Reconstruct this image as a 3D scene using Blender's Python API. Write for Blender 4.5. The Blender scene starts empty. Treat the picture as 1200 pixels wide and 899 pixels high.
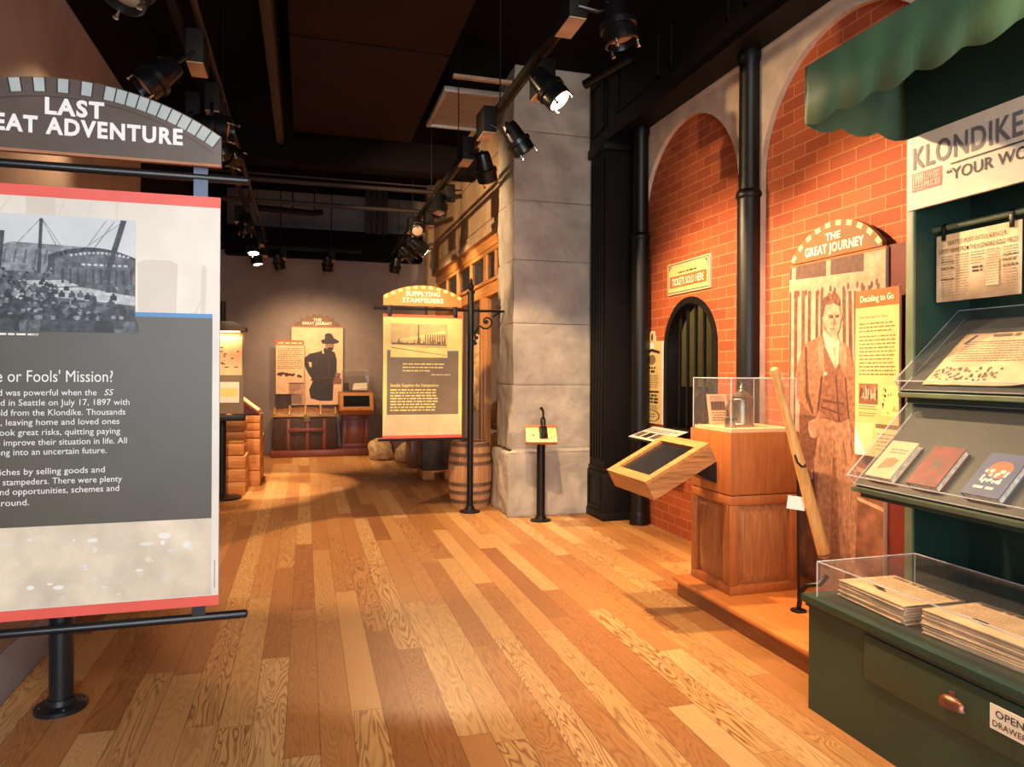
import bpy, bmesh, math, random
from mathutils import Vector, Matrix, noise as mnoise
random.seed(7)
SC = bpy.context.scene
COL = SC.collection
R = math.radians
# ------------------------------------------------------------------ camera, world, exposure
F, CXP, HY = 832.0, 600.0, 435.3
cam_d = bpy.data.cameras.new('camera'); cam = bpy.data.objects.new('camera', cam_d); COL.objects.link(cam)
cam_d.sensor_fit = 'HORIZONTAL'; cam_d.sensor_width = 36; cam_d.lens = F / 1200 * 36
cam_d.shift_y = -(449.5 - HY) / 1200
cam_d.clip_start = .05; cam_d.clip_end = 100
YAW = math.atan(242 / F)
cam.matrix_world = (Matrix.Translation((0, 0, 1.5)) @ Matrix.Rotation(-YAW, 4, 'Z') @ Matrix.Rotation(R(90), 4, 'X')
                    @ Matrix.Rotation(R(.3), 4, 'Z'))
SC.camera = cam
SC.view_settings.view_transform = 'Standard'; SC.view_settings.look = 'None'
SC.view_settings.gamma = 1; SC.view_settings.use_curve_mapping = False
SC.view_settings.exposure = 0.0
w = bpy.data.worlds.new('world'); SC.world = w; w.use_nodes = True
w.node_tree.nodes['Background'].inputs[0].default_value = (1.0, .86, .74, 1)
w.node_tree.nodes['Background'].inputs[1].default_value = .14
SC.cycles.use_denoising = True
SC.cycles.max_bounces = 8; SC.cycles.transparent_max_bounces = 24
SC.cycles.sample_clamp_indirect = 4
def area(name, loc, target, sx, sy, col, power):
    d = bpy.data.lights.new(name, 'AREA'); d.shape = 'RECTANGLE'; d.size = sx; d.size_y = sy; d.color = col; d.energy = power
    o = bpy.data.objects.new(name, d); COL.objects.link(o); o.location = loc
    o.rotation_euler = (Vector(target) - Vector(loc)).to_track_quat('-Z', 'Y').to_euler(); return o
# daylight from the shop windows behind the photographer, unseen warm fill added overhead to brighten the near floor
area('daylight_window', (-.6, -3.2, 1.9), (.2, 4, 1.0), 4.5, 2.4, (.78, .88, 1.0), 370)
area('hall_fill_light', (.6, -1.2, 4.2), (.9, 2.4, 0), 2.5, 1.6, (1, .86, .70), 170)
SPOT_COL = (1.0, .68, .37)

# ------------------------------------------------------------------ materials
M = {}
def lin(c):
    f = lambda x: x / 12.92 if x <= .04045 else ((x + .055) / 1.055) ** 2.4
    return tuple(f(v / 255.0) for v in c) + (1,)
def newmat(name):
    m = bpy.data.materials.new(name); m.use_nodes = True; M[name] = m
    nt = m.node_tree; return m, nt, nt.nodes['Principled BSDF']
def nd(nt, typ, **kw):
    n = nt.nodes.new(typ)
    for k, v in kw.items():
        if k.startswith('i_'):
            key = k[2:]; key = int(key) if key.isdigit() else key.replace('_', ' ')
            s = n.inputs[key]
            if hasattr(v, 'is_output'): nt.links.new(v, s)
            else: s.default_value = v
        else: setattr(n, k, v)
    return n
def mth(nt, op, a, b=0.0):
    n = nt.nodes.new('ShaderNodeMath'); n.operation = op
    for i, v in enumerate((a, b)):
        if hasattr(v, 'is_output'): nt.links.new(v, n.inputs[i])
        else: n.inputs[i].default_value = v
    return n.outputs[0]
def ramp(nt, fac, stops):
    n = nt.nodes.new('ShaderNodeValToRGB'); el = n.color_ramp.elements
    while len(el) < len(stops): el.new(.5)
    for e, (p, c) in zip(el, stops): e.position = p; e.color = lin(c)
    nt.links.new(fac, n.inputs[0]); return n.outputs[0]
def mixc(nt, fac, a, b, typ='MIX'):
    n = nt.nodes.new('ShaderNodeMix'); n.data_type = 'RGBA'; n.blend_type = typ
    for k, v in ((0, fac), (6, a), (7, b)):
        if hasattr(v, 'is_output'): nt.links.new(v, n.inputs[k])
        else: n.inputs[k].default_value = v
    return n.outputs[2]
def pbr(name, rgb, rough=.6, metal=0, var=.06, scale=6, bump=0, bscale=30, stretch=(1, 1, 1), coat=0, spec=.5):
    m, nt, b = newmat(name); b.inputs['Specular IOR Level'].default_value = spec
    tc = nd(nt, 'ShaderNodeTexCoord'); mp = nd(nt, 'ShaderNodeMapping', i_Vector=tc.outputs['Object'], i_Scale=stretch)
    nz = nd(nt, 'ShaderNodeTexNoise', i_Vector=mp.outputs[0], i_Scale=scale, i_Detail=4.0)
    lo = tuple(max(0, v * (1 - var * 2.2)) for v in rgb); hi = tuple(min(255, v * (1 + var * 2.2)) for v in rgb)
    c = ramp(nt, nz.outputs['Fac'], [(.25, lo), (.5, rgb), (.75, hi)])
    nt.links.new(c, b.inputs['Base Color'])
    b.inputs['Roughness'].default_value = rough; b.inputs['Metallic'].default_value = metal
    b.inputs['Coat Weight'].default_value = coat
    if bump:
        n2 = nd(nt, 'ShaderNodeTexNoise', i_Vector=mp.outputs[0], i_Scale=bscale, i_Detail=6.0, i_Distortion=1.2 if bscale < 8 else 0.0)
        bp = nd(nt, 'ShaderNodeBump', i_Strength=bump, i_Distance=.02, i_Height=n2.outputs['Fac'])
        nt.links.new(bp.outputs[0], b.inputs['Normal'])
    return m
def wood(name, dark, light, axis=2, scale=7, rough=.4, coat=.15):
    m, nt, b = newmat(name)
    st = [scale] * 3; st[axis] = scale * .09
    tc = nd(nt, 'ShaderNodeTexCoord'); mp = nd(nt, 'ShaderNodeMapping', i_Vector=tc.outputs['Object'], i_Scale=st)
    nz = nd(nt, 'ShaderNodeTexNoise', i_Vector=mp.outputs[0], i_Scale=1.0, i_Detail=3.0, i_Distortion=.6)
    s = mth(nt, 'SINE', mth(nt, 'MULTIPLY', nz.outputs['Fac'], 38.0))
    st2 = [scale * 9] * 3; st2[axis] = scale * .5
    mp2 = nd(nt, 'ShaderNodeMapping', i_Vector=tc.outputs['Object'], i_Scale=st2)
    n2 = nd(nt, 'ShaderNodeTexNoise', i_Vector=mp2.outputs[0], i_Scale=1.0, i_Detail=2.0)
    v = mth(nt, 'ADD', mth(nt, 'MULTIPLY', s, .05), n2.outputs['Fac'])
    c = ramp(nt, v, [(.2, dark), (.75, light)])
    nt.links.new(c, b.inputs['Base Color'])
    b.inputs['Roughness'].default_value = rough; b.inputs['Coat Weight'].default_value = coat; b.inputs['Coat Roughness'].default_value = .25
    return m
def emit(name, rgb, strength):
    m, nt, b = newmat(name)
    b.inputs['Base Color'].default_value = lin(rgb); b.inputs['Emission Color'].default_value = lin(rgb)
    b.inputs['Emission Strength'].default_value = strength; return m
def acrylic(name, tint, haze, edge=False):
    m, nt, b = newmat(name)
    nt.nodes.remove(b)
    tr = nd(nt, 'ShaderNodeBsdfTransparent', i_Color=tint)
    gl = nd(nt, 'ShaderNodeBsdfGlossy', i_Roughness=.04)
    df = nd(nt, 'ShaderNodeBsdfDiffuse', i_Color=(.8, .8, .8, 1))
    lw = nd(nt, 'ShaderNodeLayerWeight', i_Blend=.5)
    fr = mth(nt, 'ADD', .035, mth(nt, 'MULTIPLY', mth(nt, 'POWER', lw.outputs['Facing'], 5.0), .5))
    m1 = nd(nt, 'ShaderNodeMixShader', i_0=haze, i_1=tr.outputs[0], i_2=df.outputs[0])
    m2 = nd(nt, 'ShaderNodeMixShader', i_0=fr, i_1=m1.outputs[0], i_2=gl.outputs[0])
    nt.links.new(m2.outputs[0], nt.nodes['Material Output'].inputs[0])
    return m

def floor_material():
    m, nt, b = newmat('floor_planks')
    tc = nd(nt, 'ShaderNodeTexCoord'); sp = nd(nt, 'ShaderNodeSeparateXYZ', i_0=tc.outputs['Object'])
    x, y = sp.outputs[0], sp.outputs[1]
    wd = .136
    xs = mth(nt, 'DIVIDE', mth(nt, 'ADD', x, 10.0), wd); row = mth(nt, 'FLOOR', xs)
    wn = nd(nt, 'ShaderNodeTexWhiteNoise', noise_dimensions='1D', i_W=row)
    ys = mth(nt, 'ADD', mth(nt, 'DIVIDE', y, 1.75), mth(nt, 'MULTIPLY', wn.outputs['Value'], 9.0)); idx = mth(nt, 'FLOOR', ys)
    cb = nd(nt, 'ShaderNodeCombineXYZ', i_0=row, i_1=idx, i_2=3.3)
    w2 = nd(nt, 'ShaderNodeTexWhiteNoise', noise_dimensions='3D', i_0=cb.outputs[0])
    rnd = w2.outputs['Value']
    base = ramp(nt, rnd, [(0, (138, 88, 48)), (.2, (164, 110, 62)), (.5, (178, 128, 76)), (.8, (186, 142, 88)), (1, (198, 156, 104))])
    rc = nd(nt, 'ShaderNodeSeparateColor', i_0=w2.outputs['Color'])
    gv = nd(nt, 'ShaderNodeCombineXYZ', i_0=mth(nt, 'MULTIPLY', x, 11.0), i_1=mth(nt, 'MULTIPLY', y, 1.35), i_2=mth(nt, 'MULTIPLY', rc.outputs[0], 60.0))
    nz = nd(nt, 'ShaderNodeTexNoise', i_Vector=gv.outputs[0], i_Scale=1.0, i_Detail=2.0, i_Roughness=.45, i_Distortion=.5)
    amt = mth(nt, 'ADD', mth(nt, 'MULTIPLY', rc.outputs[1], 90.0), 85.0)
    ring = mth(nt, 'SINE', mth(nt, 'MULTIPLY', nz.outputs['Fac'], amt))
    ring = mth(nt, 'POWER', mth(nt, 'ADD', mth(nt, 'MULTIPLY', ring, .5), .5), 2.2)
    fv = nd(nt, 'ShaderNodeCombineXYZ', i_0=mth(nt, 'MULTIPLY', x, 130.0), i_1=mth(nt, 'MULTIPLY', y, 5.0), i_2=mth(nt, 'MULTIPLY', rnd, 60.0))
    n2 = nd(nt, 'ShaderNodeTexNoise', i_Vector=fv.outputs[0], i_Scale=1.0, i_Detail=2.0)
    gstr = mth(nt, 'MULTIPLY', mth(nt, 'POWER', rc.outputs[2], .6), .95)
    c = mixc(nt, mth(nt, 'MULTIPLY', ring, gstr), base, lin((122, 72, 34)))
    c = mixc(nt, mth(nt, 'MULTIPLY', n2.outputs['Fac'], .22), c, lin((130, 78, 44)))
    fx = mth(nt, 'FRACT', xs); ex = mth(nt, 'MINIMUM', fx, mth(nt, 'SUBTRACT', 1.0, fx))
    fy = mth(nt, 'FRACT', ys); ey = mth(nt, 'MINIMUM', fy, mth(nt, 'SUBTRACT', 1.0, fy))
    gap = mth(nt, 'MAXIMUM', mth(nt, 'LESS_THAN', ex, .011), mth(nt, 'LESS_THAN', ey, .0009))
    c = mixc(nt, mth(nt, 'MULTIPLY', gap, .7), c, lin((70, 38, 20)))
    nt.links.new(c, b.inputs['Base Color'])
    rr = mth(nt, 'ADD', .36, mth(nt, 'MULTIPLY', n2.outputs['Fac'], .14)); nt.links.new(rr, b.inputs['Roughness'])
    bp = nd(nt, 'ShaderNodeBump', i_Strength=.25, i_Distance=.003, i_Height=mth(nt, 'SUBTRACT', 1.0, gap)); nt.links.new(bp.outputs[0], b.inputs['Normal'])
    b.inputs['Specular IOR Level'].default_value = .4
def brick_material():
    m, nt, b = newmat('red_brick')
    tc = nd(nt, 'ShaderNodeTexCoord'); sp = nd(nt, 'ShaderNodeSeparateXYZ', i_0=tc.outputs['Object'])
    cb = nd(nt, 'ShaderNodeCombineXYZ', i_0=sp.outputs[1], i_1=sp.outputs[2], i_2=0.0)
    br = nd(nt, 'ShaderNodeTexBrick', i_Vector=cb.outputs[0], i_Scale=1.0, i_Mortar_Size=.004, i_Mortar_Smooth=.1, i_Bias=-.1, i_Brick_Width=.235, i_Row_Height=.088)
    br.inputs['Color1'].default_value = lin((176, 86, 42)); br.inputs['Color2'].default_value = lin((146, 64, 32)); br.inputs['Mortar'].default_value = lin((190, 132, 92))
    nz = nd(nt, 'ShaderNodeTexNoise', i_Vector=tc.outputs['Object'], i_Scale=2.5, i_Detail=5.0)
    c = mixc(nt, mth(nt, 'MULTIPLY', nz.outputs['Fac'], .45), br.outputs['Color'], lin((156, 70, 36)))
    nt.links.new(c, b.inputs['Base Color']); b.inputs['Roughness'].default_value = .75
    bp = nd(nt, 'ShaderNodeBump', i_Strength=.5, i_Distance=.006, i_Height=mth(nt, 'SUBTRACT', 1.0, br.outputs['Fac'])); nt.links.new(bp.outputs[0], b.inputs['Normal'])
floor_material(); brick_material()
pbr('stone', (172, 161, 147), .85, var=.07, scale=3, bump=.9, bscale=4.5)
pbr('stone_side', (172, 140, 104), .85, var=.08, scale=2.5, bump=.5, bscale=6, stretch=(1, 1, .35))
pbr('plaster', (205, 182, 160), .8, var=.05, scale=5)
pbr('taupe_paint', (142, 124, 116), .7, var=.02)
pbr('upper_paint', (120, 112, 108), .8, var=.03)
pbr('ceiling_black', (15, 9, 7), .9, var=.1, spec=.1)
pbr('ceiling_brown', (36, 20, 13), .85, var=.04, scale=2, spec=.15)
pbr('duct_brown', (38, 23, 16), .65, var=.05)
pbr('iron_black', (15, 12, 11), .42, var=.05, spec=.35)
pbr('wood_black', (17, 12, 10), .55, var=.06, spec=.22)
pbr('track_black', (17, 12, 9), .65, spec=.2)
pbr('gloss_black', (16, 15, 15), .28, var=.02, spec=.35)
pbr('steel_black', (24, 26, 30), .3, var=.02)
pbr('blue_steel', (70, 82, 100), .35, metal=.3)
pbr('chrome', (210, 205, 200), .2, metal=1)
pbr('beige_plastic', (170, 140, 112), .6)
pbr('grille_metal', (170, 160, 152), .45, metal=.3, var=.02)
pbr('screen_black', (22, 22, 24), .2, var=.02)
pbr('kiosk_green', (38, 56, 40), .45, var=.05, scale=4)
pbr('kiosk_green_dark', (26, 50, 40), .5, var=.05)
pbr("kiosk_grey", (50, 53, 49), .55, var=.04)
pbr('kiosk_edge', (96, 104, 78), .5)
pbr('awning_green', (66, 98, 72), .6, var=.06, scale=3, bump=.1, bscale=60)
pbr('copper', (150, 96, 74), .35, metal=.8)
pbr('cream_sign', (226, 206, 178), .55, var=.02)
pbr('panel_cream', (226, 218, 204), .45, var=.03, scale=3)
pbr('panel_cream_low', (222, 206, 180), .45, var=.06, scale=5)
pbr('panel_ghost', (214, 203, 188), .45, var=.01)
pbr('panel_mark', (240, 236, 226), .45, var=.01)
pbr('panel_dark', (82, 76, 62), .42, var=.02)
pbr('panel_red', (232, 92, 76), .45, var=.02)
pbr('panel_deep', (196, 52, 44), .5, var=.02); pbr('panel_blue', (72, 136, 190), .45, var=.02)
pbr('panel_edge', (232, 228, 220), .5, var=.01)
pbr('arch_brown', (92, 78, 70), .3, var=.03, coat=.3)
pbr('arch_line', (44, 38, 36), .4)
pbr('arch_block_sheen', (176, 184, 182), .3, var=.03, coat=.3)  # cream blocks with a cool bluish reflection mixed into the colour
pbr('arch_under', (172, 112, 72), .5)
pbr('white_print', (240, 238, 232), .5, var=.01)
pbr('sky_print', (206, 211, 214), .5, var=.03, scale=5)
pbr('grey_k', (36, 38, 42), .5, var=.2, scale=40); pbr('grey_a', (58, 61, 66), .5, var=.2, scale=40); pbr('grey_b', (88, 92, 98), .5, var=.2, scale=40)
pbr('grey_c', (130, 134, 138), .5, var=.15, scale=40); pbr('grey_d', (180, 184, 186), .5, var=.1, scale=40)
pbr('ink', (48, 40, 36), .6); pbr('ink_soft', (120, 96, 74), .6); pbr('ink_blue', (70, 72, 92), .6); pbr('ink_grey', (112, 104, 104), .6)
pbr('gold_arch', (122, 86, 46), .45, var=.03); pbr('gold_block', (202, 172, 138), .45, var=.03); pbr('cream_text', (244, 234, 206), .5)
pbr('orange_print', (222, 92, 42), .5, var=.02); pbr('yellow_print', (212, 182, 120), .5, var=.03)
pbr('stamp_arch', (208, 122, 52), .45, var=.03); pbr('stamp_cream', (244, 216, 130), .45, var=.03)
pbr('stamp_peach', (238, 190, 146), .45, var=.03); pbr('stamp_dark', (120, 98, 74), .45, var=.03); pbr('stamp_sepia', (214, 180, 116), .45, var=.05, scale=12); pbr('stamp_ink', (120, 92, 52), .5, var=.15, scale=40)
pbr('sep_light', (190, 144, 120), .5, var=.06, scale=14); pbr('sep_stripe', (106, 64, 50), .5, var=.12, scale=20); pbr('sep_win', (92, 62, 52), .5, var=.08, scale=30)
pbr('sep_jacket', (140, 94, 70), .5, var=.10, scale=34); pbr('sep_vest', (120, 76, 58), .5, var=.09, scale=34); pbr('sep_trouser', (162, 116, 90), .5, var=.09, scale=30)
pbr('sep_dark', (84, 50, 40), .5, var=.1, scale=30); pbr('sep_skin', (186, 138, 112), .5, var=.08, scale=20); pbr('sep_shirt', (208, 172, 146), .5, var=.04, scale=20)
pbr('sep_hair', (104, 64, 46), .5, var=.2, scale=40); pbr('sep_ground', (130, 84, 64), .5, var=.14, scale=9)
pbr('far_coat', (58, 48, 46), .5, var=.06, scale=20); pbr('red_backing', (104, 36, 26), .55, var=.05)
pbr('newsprint', (224, 192, 152), .75, var=.05, scale=9); pbr('newsprint_b', (206, 176, 142), .75, var=.07, scale=9); pbr('newsprint_edge_shade', (128, 110, 94), .8, var=.2, scale=60, stretch=(1, 1, 14))  # last one: grey paper edge, darkened for the shade between stacked papers
pbr('book_tan', (214, 176, 140), .6, var=.04); pbr('book_red', (122, 42, 30), .55, var=.1, scale=16); pbr('book_blue', (66, 80, 120), .55, var=.06); pbr('book_page', (226, 214, 192), .7, var=.1, scale=50); pbr('book_spot', (176, 122, 84), .6, var=.1, scale=20); pbr('book_sun', (186, 104, 70), .6)
pbr('pewter', (150, 138, 124), .32, metal=.85, var=.08)
pbr('card_white', (236, 228, 214), .6, var=.02)
pbr('leather_dark', (62, 38, 25), .5, var=.12, scale=10, bump=.15); pbr('tan_leather', (128, 82, 46), .5, var=.12, scale=10); pbr('sack', (200, 164, 118), .9, var=.1, scale=12, bump=.4, bscale=90)
pbr('hoop_iron', (120, 92, 70), .5, metal=.25, var=.1)
pbr('olive', (120, 112, 64), .7, var=.03); pbr('dark_inside', (30, 20, 15), .8); pbr('grey_inside', (120, 116, 110), .8)
pbr('handle_wood', (214, 160, 92), .45, var=.06, scale=12, stretch=(3, 3, .5))
pbr('baseboard_grey', (126, 124, 128), .6, var=.02)
wood('cherry', (140, 74, 34), (172, 100, 50), 2, 7); wood('cherry_flat', (146, 74, 34), (172, 94, 46), 1, 7)
wood('walnut', (122, 68, 36), (170, 108, 62), 2, 10); wood('oak_frame', (150, 92, 46), (200, 136, 76), 1, 8)
wood('oak_side', (120, 72, 38), (190, 130, 78), 0, 12); wood('fir', (170, 106, 52), (206, 142, 78), 2, 7); wood('fir_y', (170, 106, 52), (206, 142, 78), 1, 7)
wood('crate', (168, 100, 48), (208, 140, 76), 0, 7, .6, 0); wood('barrel_wood', (172, 116, 72), (206, 152, 104), 2, 9, .6, 0)
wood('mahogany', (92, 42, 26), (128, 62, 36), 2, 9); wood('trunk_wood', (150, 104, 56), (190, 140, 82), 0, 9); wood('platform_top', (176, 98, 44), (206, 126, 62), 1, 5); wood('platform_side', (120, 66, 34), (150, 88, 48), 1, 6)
acrylic('acrylic', (.97, .96, .95, 1), .018); acrylic('acrylic_edge', (.9, .9, .9, 1), .5); acrylic('pane', (.5, .48, .44, 1), .02)
acrylic('acrylic_tray', (.97, .96, .95, 1), .022)
emit('lamp_lit', (255, 226, 190), 14); emit('lamp_dim', (255, 200, 150), .8); emit('lamp_strip', (255, 196, 120), 6)

# ------------------------------------------------------------------ mesh builder
class B:
    def __init__(s, mat=None):
        s.bm = bmesh.new(); s.mats = []; s.mi = 0
        if mat: s.use(mat)
    def use(s, name):
        if name not in s.mats: s.mats.append(name)
        s.mi = s.mats.index(name); return s
    def face(s, vs):
        try: f = s.bm.faces.new(vs); f.material_index = s.mi; return f
        except ValueError: return None
    def poly(s, pts): return s.face([s.bm.verts.new(p) for p in pts])
    def box(s, x0, x1, y0, y1, z0, z1, bev=0):
        return s.obox((( x0 + x1) / 2, (y0 + y1) / 2, (z0 + z1) / 2), (x1 - x0, y1 - y0, z1 - z0), None, bev)
    def obox(s, c, d, rot=None, bev=0):
        c = Vector(c); v = []
        for i in range(8):
            p = Vector(((i & 1) - .5, ((i >> 1) & 1) - .5, ((i >> 2) & 1) - .5)); p = Vector((p.x * d[0], p.y * d[1], p.z * d[2]))
            if rot: p = rot @ p
            v.append(s.bm.verts.new(c + p))
        fs = [s.face([v[i] for i in q]) for q in ((0, 2, 3, 1), (4, 5, 7, 6), (0, 1, 5, 4), (2, 6, 7, 3), (0, 4, 6, 2), (1, 3, 7, 5))]
        if bev:
            es = {e for f in fs for e in f.edges}
            r = bmesh.ops.bevel(s.bm, geom=list(es), offset=bev, segments=2, affect='EDGES', profile=.5)
            for f in r['faces']: f.material_index = s.mi
        return s
    def hexa(s, p):   # 8 points, bottom ring 0-3, top ring 4-7
        v = [s.bm.verts.new(q) for q in p]
        for q in ((3, 2, 1, 0), (4, 5, 6, 7), (0, 1, 5, 4), (1, 2, 6, 5), (2, 3, 7, 6), (3, 0, 4, 7)): s.face([v[i] for i in q])
        return s
    def tube(s, p0, p1, r0, r1=None, n=16, caps=True):
        return s.path([p0, p1], [r0, r0 if r1 is None else r1], n, caps)
    def path(s, pts, rad, n=12, caps=True):
        pts = [Vector(p) for p in pts]
        if not isinstance(rad, (list, tuple)): rad = [rad] * len(pts)
        rings = []; up = None
        for i, p in enumerate(pts):
            t = (pts[min(i + 1, len(pts) - 1)] - pts[max(i - 1, 0)]).normalized()
            if up is None: up = t.orthogonal().normalized()
            up = (up - t * up.dot(t)).normalized(); b = t.cross(up)
            rings.append([s.bm.verts.new(p + (up * math.cos(a) + b * math.sin(a)) * rad[i]) for a in [2 * math.pi * k / n for k in range(n)]])
        for a, b in zip(rings, rings[1:]):
            for k in range(n): s.face([a[k], a[(k + 1) % n], b[(k + 1) % n], b[k]])
        if caps: s.face(rings[0][::-1]); s.face(rings[-1])
        return s
    def lathe(s, c, prof, n=24, axis=None):
        c = Vector(c); q = Vector((0, 0, 1)).rotation_difference(Vector(axis).normalized()) if axis else None
        rings = []
        for r, z in prof:
            ring = []
            for k in range(n):
                a = 2 * math.pi * k / n; p = Vector((r * math.cos(a), r * math.sin(a), z))
                ring.append(s.bm.verts.new(c + (q @ p if q else p)))
            rings.append(ring)
        for a, b in zip(rings, rings[1:]):
            for k in range(n): s.face([a[k], a[(k + 1) % n], b[(k + 1) % n], b[k]])
        s.face(rings[0][::-1]); s.face(rings[-1]); return s
    def prism(s, pts, ext):      # closed 3D polygon extruded by vector
        e = Vector(ext); a = [s.bm.verts.new(p) for p in pts]; b = [s.bm.verts.new(Vector(p) + e) for p in pts]
        s.face(a[::-1]); s.face(b)
        for i in range(len(a)): j = (i + 1) % len(a); s.face([a[i], a[j], b[j], b[i]])
        return s
    def blob(s, c, rad, seed=0, amp=.15, flat=-.6, sub=3):
        r = bmesh.ops.create_icosphere(s.bm, subdivisions=sub, radius=1)
        for v in r['verts']:
            p = v.co.copy(); k = 1 + amp * mnoise.noise(p * 1.6 + Vector((seed * 3.1, seed, 0))) + amp * .4 * mnoise.noise(p * 5 + Vector((seed, 0, 9)))
            p = Vector((math.copysign(abs(p.x) ** .8, p.x), math.copysign(abs(p.y) ** .8, p.y), math.copysign(abs(p.z) ** .85, p.z))) * k
            p.z = max(p.z, flat)
            v.co = Vector(c) + Vector((p.x * rad[0], p.y * rad[1], p.z * rad[2]))
        for f in {f for v in r['verts'] for f in v.link_faces}: f.material_index = s.mi
        return s
BASE = {}
def obj(name, b, parent=None, origin=None, smooth=35, tri=False):
    me = bpy.data.meshes.new(name)
    bmesh.ops.recalc_face_normals(b.bm, faces=b.bm.faces) if not getattr(b, 'flat', False) else None
    org = BASE[parent.name] if parent else Vector(origin or (0, 0, 0))
    bmesh.ops.translate(b.bm, verts=b.bm.verts, vec=-org)
    b.bm.to_mesh(me); b.bm.free()
    for n in b.mats: me.materials.append(M[n])
    if smooth:
        for p in me.polygons: p.use_smooth = True
        me.set_sharp_from_angle(angle=R(smooth))
    o = bpy.data.objects.new(name, me); COL.objects.link(o)
    if parent: o.parent = parent
    else: o.location = org
    BASE[o.name] = org
    return o
def setl(o, label, cat=None, group=None):
    o['label'] = label
    if cat: o['category'] = cat
    if group: o['group'] = group
    return o
def thing(name, label, cat, loc, group=None):
    o = bpy.data.objects.new(name, None); COL.objects.link(o); o.location = loc; o.empty_display_size = .1
    BASE[o.name] = Vector(loc); return setl(o, label, cat, group)
def solo(name, b, label, cat, origin, group=None, **k): return setl(obj(name, b, None, origin, **k), label, cat, group)
def struct(name, b, label=None, cat='structure', **k):
    o = obj(name, b, None, (0, 0, 0), **k); o['kind'] = 'structure'
    if label: o['label'] = label; o['category'] = cat
    return o
def copy_tree(o, loc, label=None, rotz=None):
    c = o.copy(); COL.objects.link(c); c.location = loc
    if rotz is not None: c.rotation_euler = (0, 0, rotz)
    if label: c['label'] = label
    def rec(src, dst):
        for ch in list(src.children):
            d = ch.copy(); COL.objects.link(d); d.parent = dst; rec(ch, d)
    rec(o, c); return c
# flat printing on a surface: local u (right), v (up), stacked thin layers
_txt = {}
def text_polys(s, bold=0.0, shear=0.0):
    key = (s, bold, shear)
    if key in _txt: return _txt[key]
    cu = bpy.data.curves.new('t', 'FONT'); cu.body = s; cu.size = 1; cu.offset = bold; cu.shear = shear; cu.space_character = 1 + bold * 4; cu.resolution_u = 3; cu.dimensions = '2D'; cu.fill_mode = 'BOTH'
    o = bpy.data.objects.new('t', cu); COL.objects.link(o); bpy.context.view_layer.update()
    dg = bpy.context.evaluated_depsgraph_get(); ev = o.evaluated_get(dg); me = ev.to_mesh()
    vs = [(v.co.x, v.co.y) for v in me.vertices]; fs = [tuple(p.vertices) for p in me.polygons]
    ev.to_mesh_clear(); bpy.data.objects.remove(o); bpy.data.curves.remove(cu)
    _txt[key] = (vs, fs); return _txt[key]
class Print(B):
    def __init__(s, org, u, v, step=.0006, base=.0008):
        super().__init__(); s.o = Vector(org); s.u = Vector(u).normalized(); s.v = Vector(v).normalized(); s.n = s.u.cross(s.v); s.step = step; s.b0 = base; s.flat = True
    def P(s, a, b, l): return s.o + s.u * a + s.v * b + s.n * (s.b0 + s.step * l)
    def pl(s, mat, pts, l=0):
        s.use(mat); f = s.poly([s.P(a, b, l) for a, b in pts])
        if f:
            f.normal_update()
            if f.normal.dot(s.n) < 0: f.normal_flip()
        return s
    def rc(s, mat, u0, v0, u1, v1, l=0): return s.pl(mat, [(u0, v0), (u1, v0), (u1, v1), (u0, v1)], l)
    def el(s, mat, cu, cv, ru, rv, l=0, n=12, a0=0): return s.pl(mat, [(cu + ru * math.cos(a0 + 2 * math.pi * k / n), cv + rv * math.sin(a0 + 2 * math.pi * k / n)) for k in range(n)], l)
    def text(s, mat, t, u0, v0, h, width=None, l=5, bold=.0, shear=0.0, align='L', slope=0.0):
        s.use(mat); vs, fs = text_polys(t, bold, shear)
        if not vs: return s
        x0 = min(p[0] for p in vs); x1 = max(p[0] for p in vs); k = h / .70; kx = k if width is None else width / (x1 - x0)
        W = (x1 - x0) * kx; off = u0 - (W / 2 if align == 'C' else W if align == 'R' else 0)
        bv = [s.bm.verts.new(s.P(off + (p[0] - x0) * kx, v0 + p[1] * k + slope * (p[0] - x0) * kx, l)) for p in vs]
        for f in fs:
            ff = s.face([bv[i] for i in f])
            if ff:
                ff.normal_update()
                if ff.normal.dot(s.n) < 0: ff.normal_flip()
        return s
    def words(s, mat, u0, v0, u1, n, pitch, h, seed=1, l=5, ragged=.25):
        rg = random.Random(seed)
        for i in range(n):
            u = u0; end = u1 - rg.random() * ragged * (u1 - u0) * (1 if i < n - 1 else 2); y = v0 - i * pitch
            while u < end:
                wd = h * rg.uniform(1.2, 5); s.rc(mat, u, y, min(u + wd, u1), y + h, l); u += wd + h * .8
        return s
def arc(cx, cy, r, a0, a1, n): return [(cx + r * math.cos(R(a0 + (a1 - a0) * k / n)), cy + r * math.sin(R(a0 + (a1 - a0) * k / n))) for k in range(n + 1)]

# ------------------------------------------------------------------ room shell
b = B('floor_planks'); b.box(-4, 5, -4, 13.6, -.06, 0); struct('floor', b)
b = B('ceiling_black'); b.box(-4, 5, -4, 13.6, 4.68, 4.78); struct('ceiling', b)
b = B('taupe_paint'); b.box(-4, 5, 13.3, 13.5, 0, 4.68); struct('wall_back', b)
b = B('taupe_paint'); b.box(-1.5, -1.31, 3.66, 6.46, 0, 3.58); struct('wall_left', b)
b = B('baseboard_grey'); b.box(-1.31, -1.295, 3.66, 6.46, 0, .22, .004); struct('baseboard_left', b)
b = B('ceiling_black'); b.box(-4, -1.33, -4, 13.3, 3.6, 4.68); struct('trim_1', b)
b = B('taupe_paint'); b.box(-4.1, -4, -4, 13.6, 0, 3.6); struct('wall_side', b)
b = B('ceiling_black'); b.box(-1.33, 2.05, 12.95, 13.29, 3.5, 3.98); struct('trim_2', b)
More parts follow.
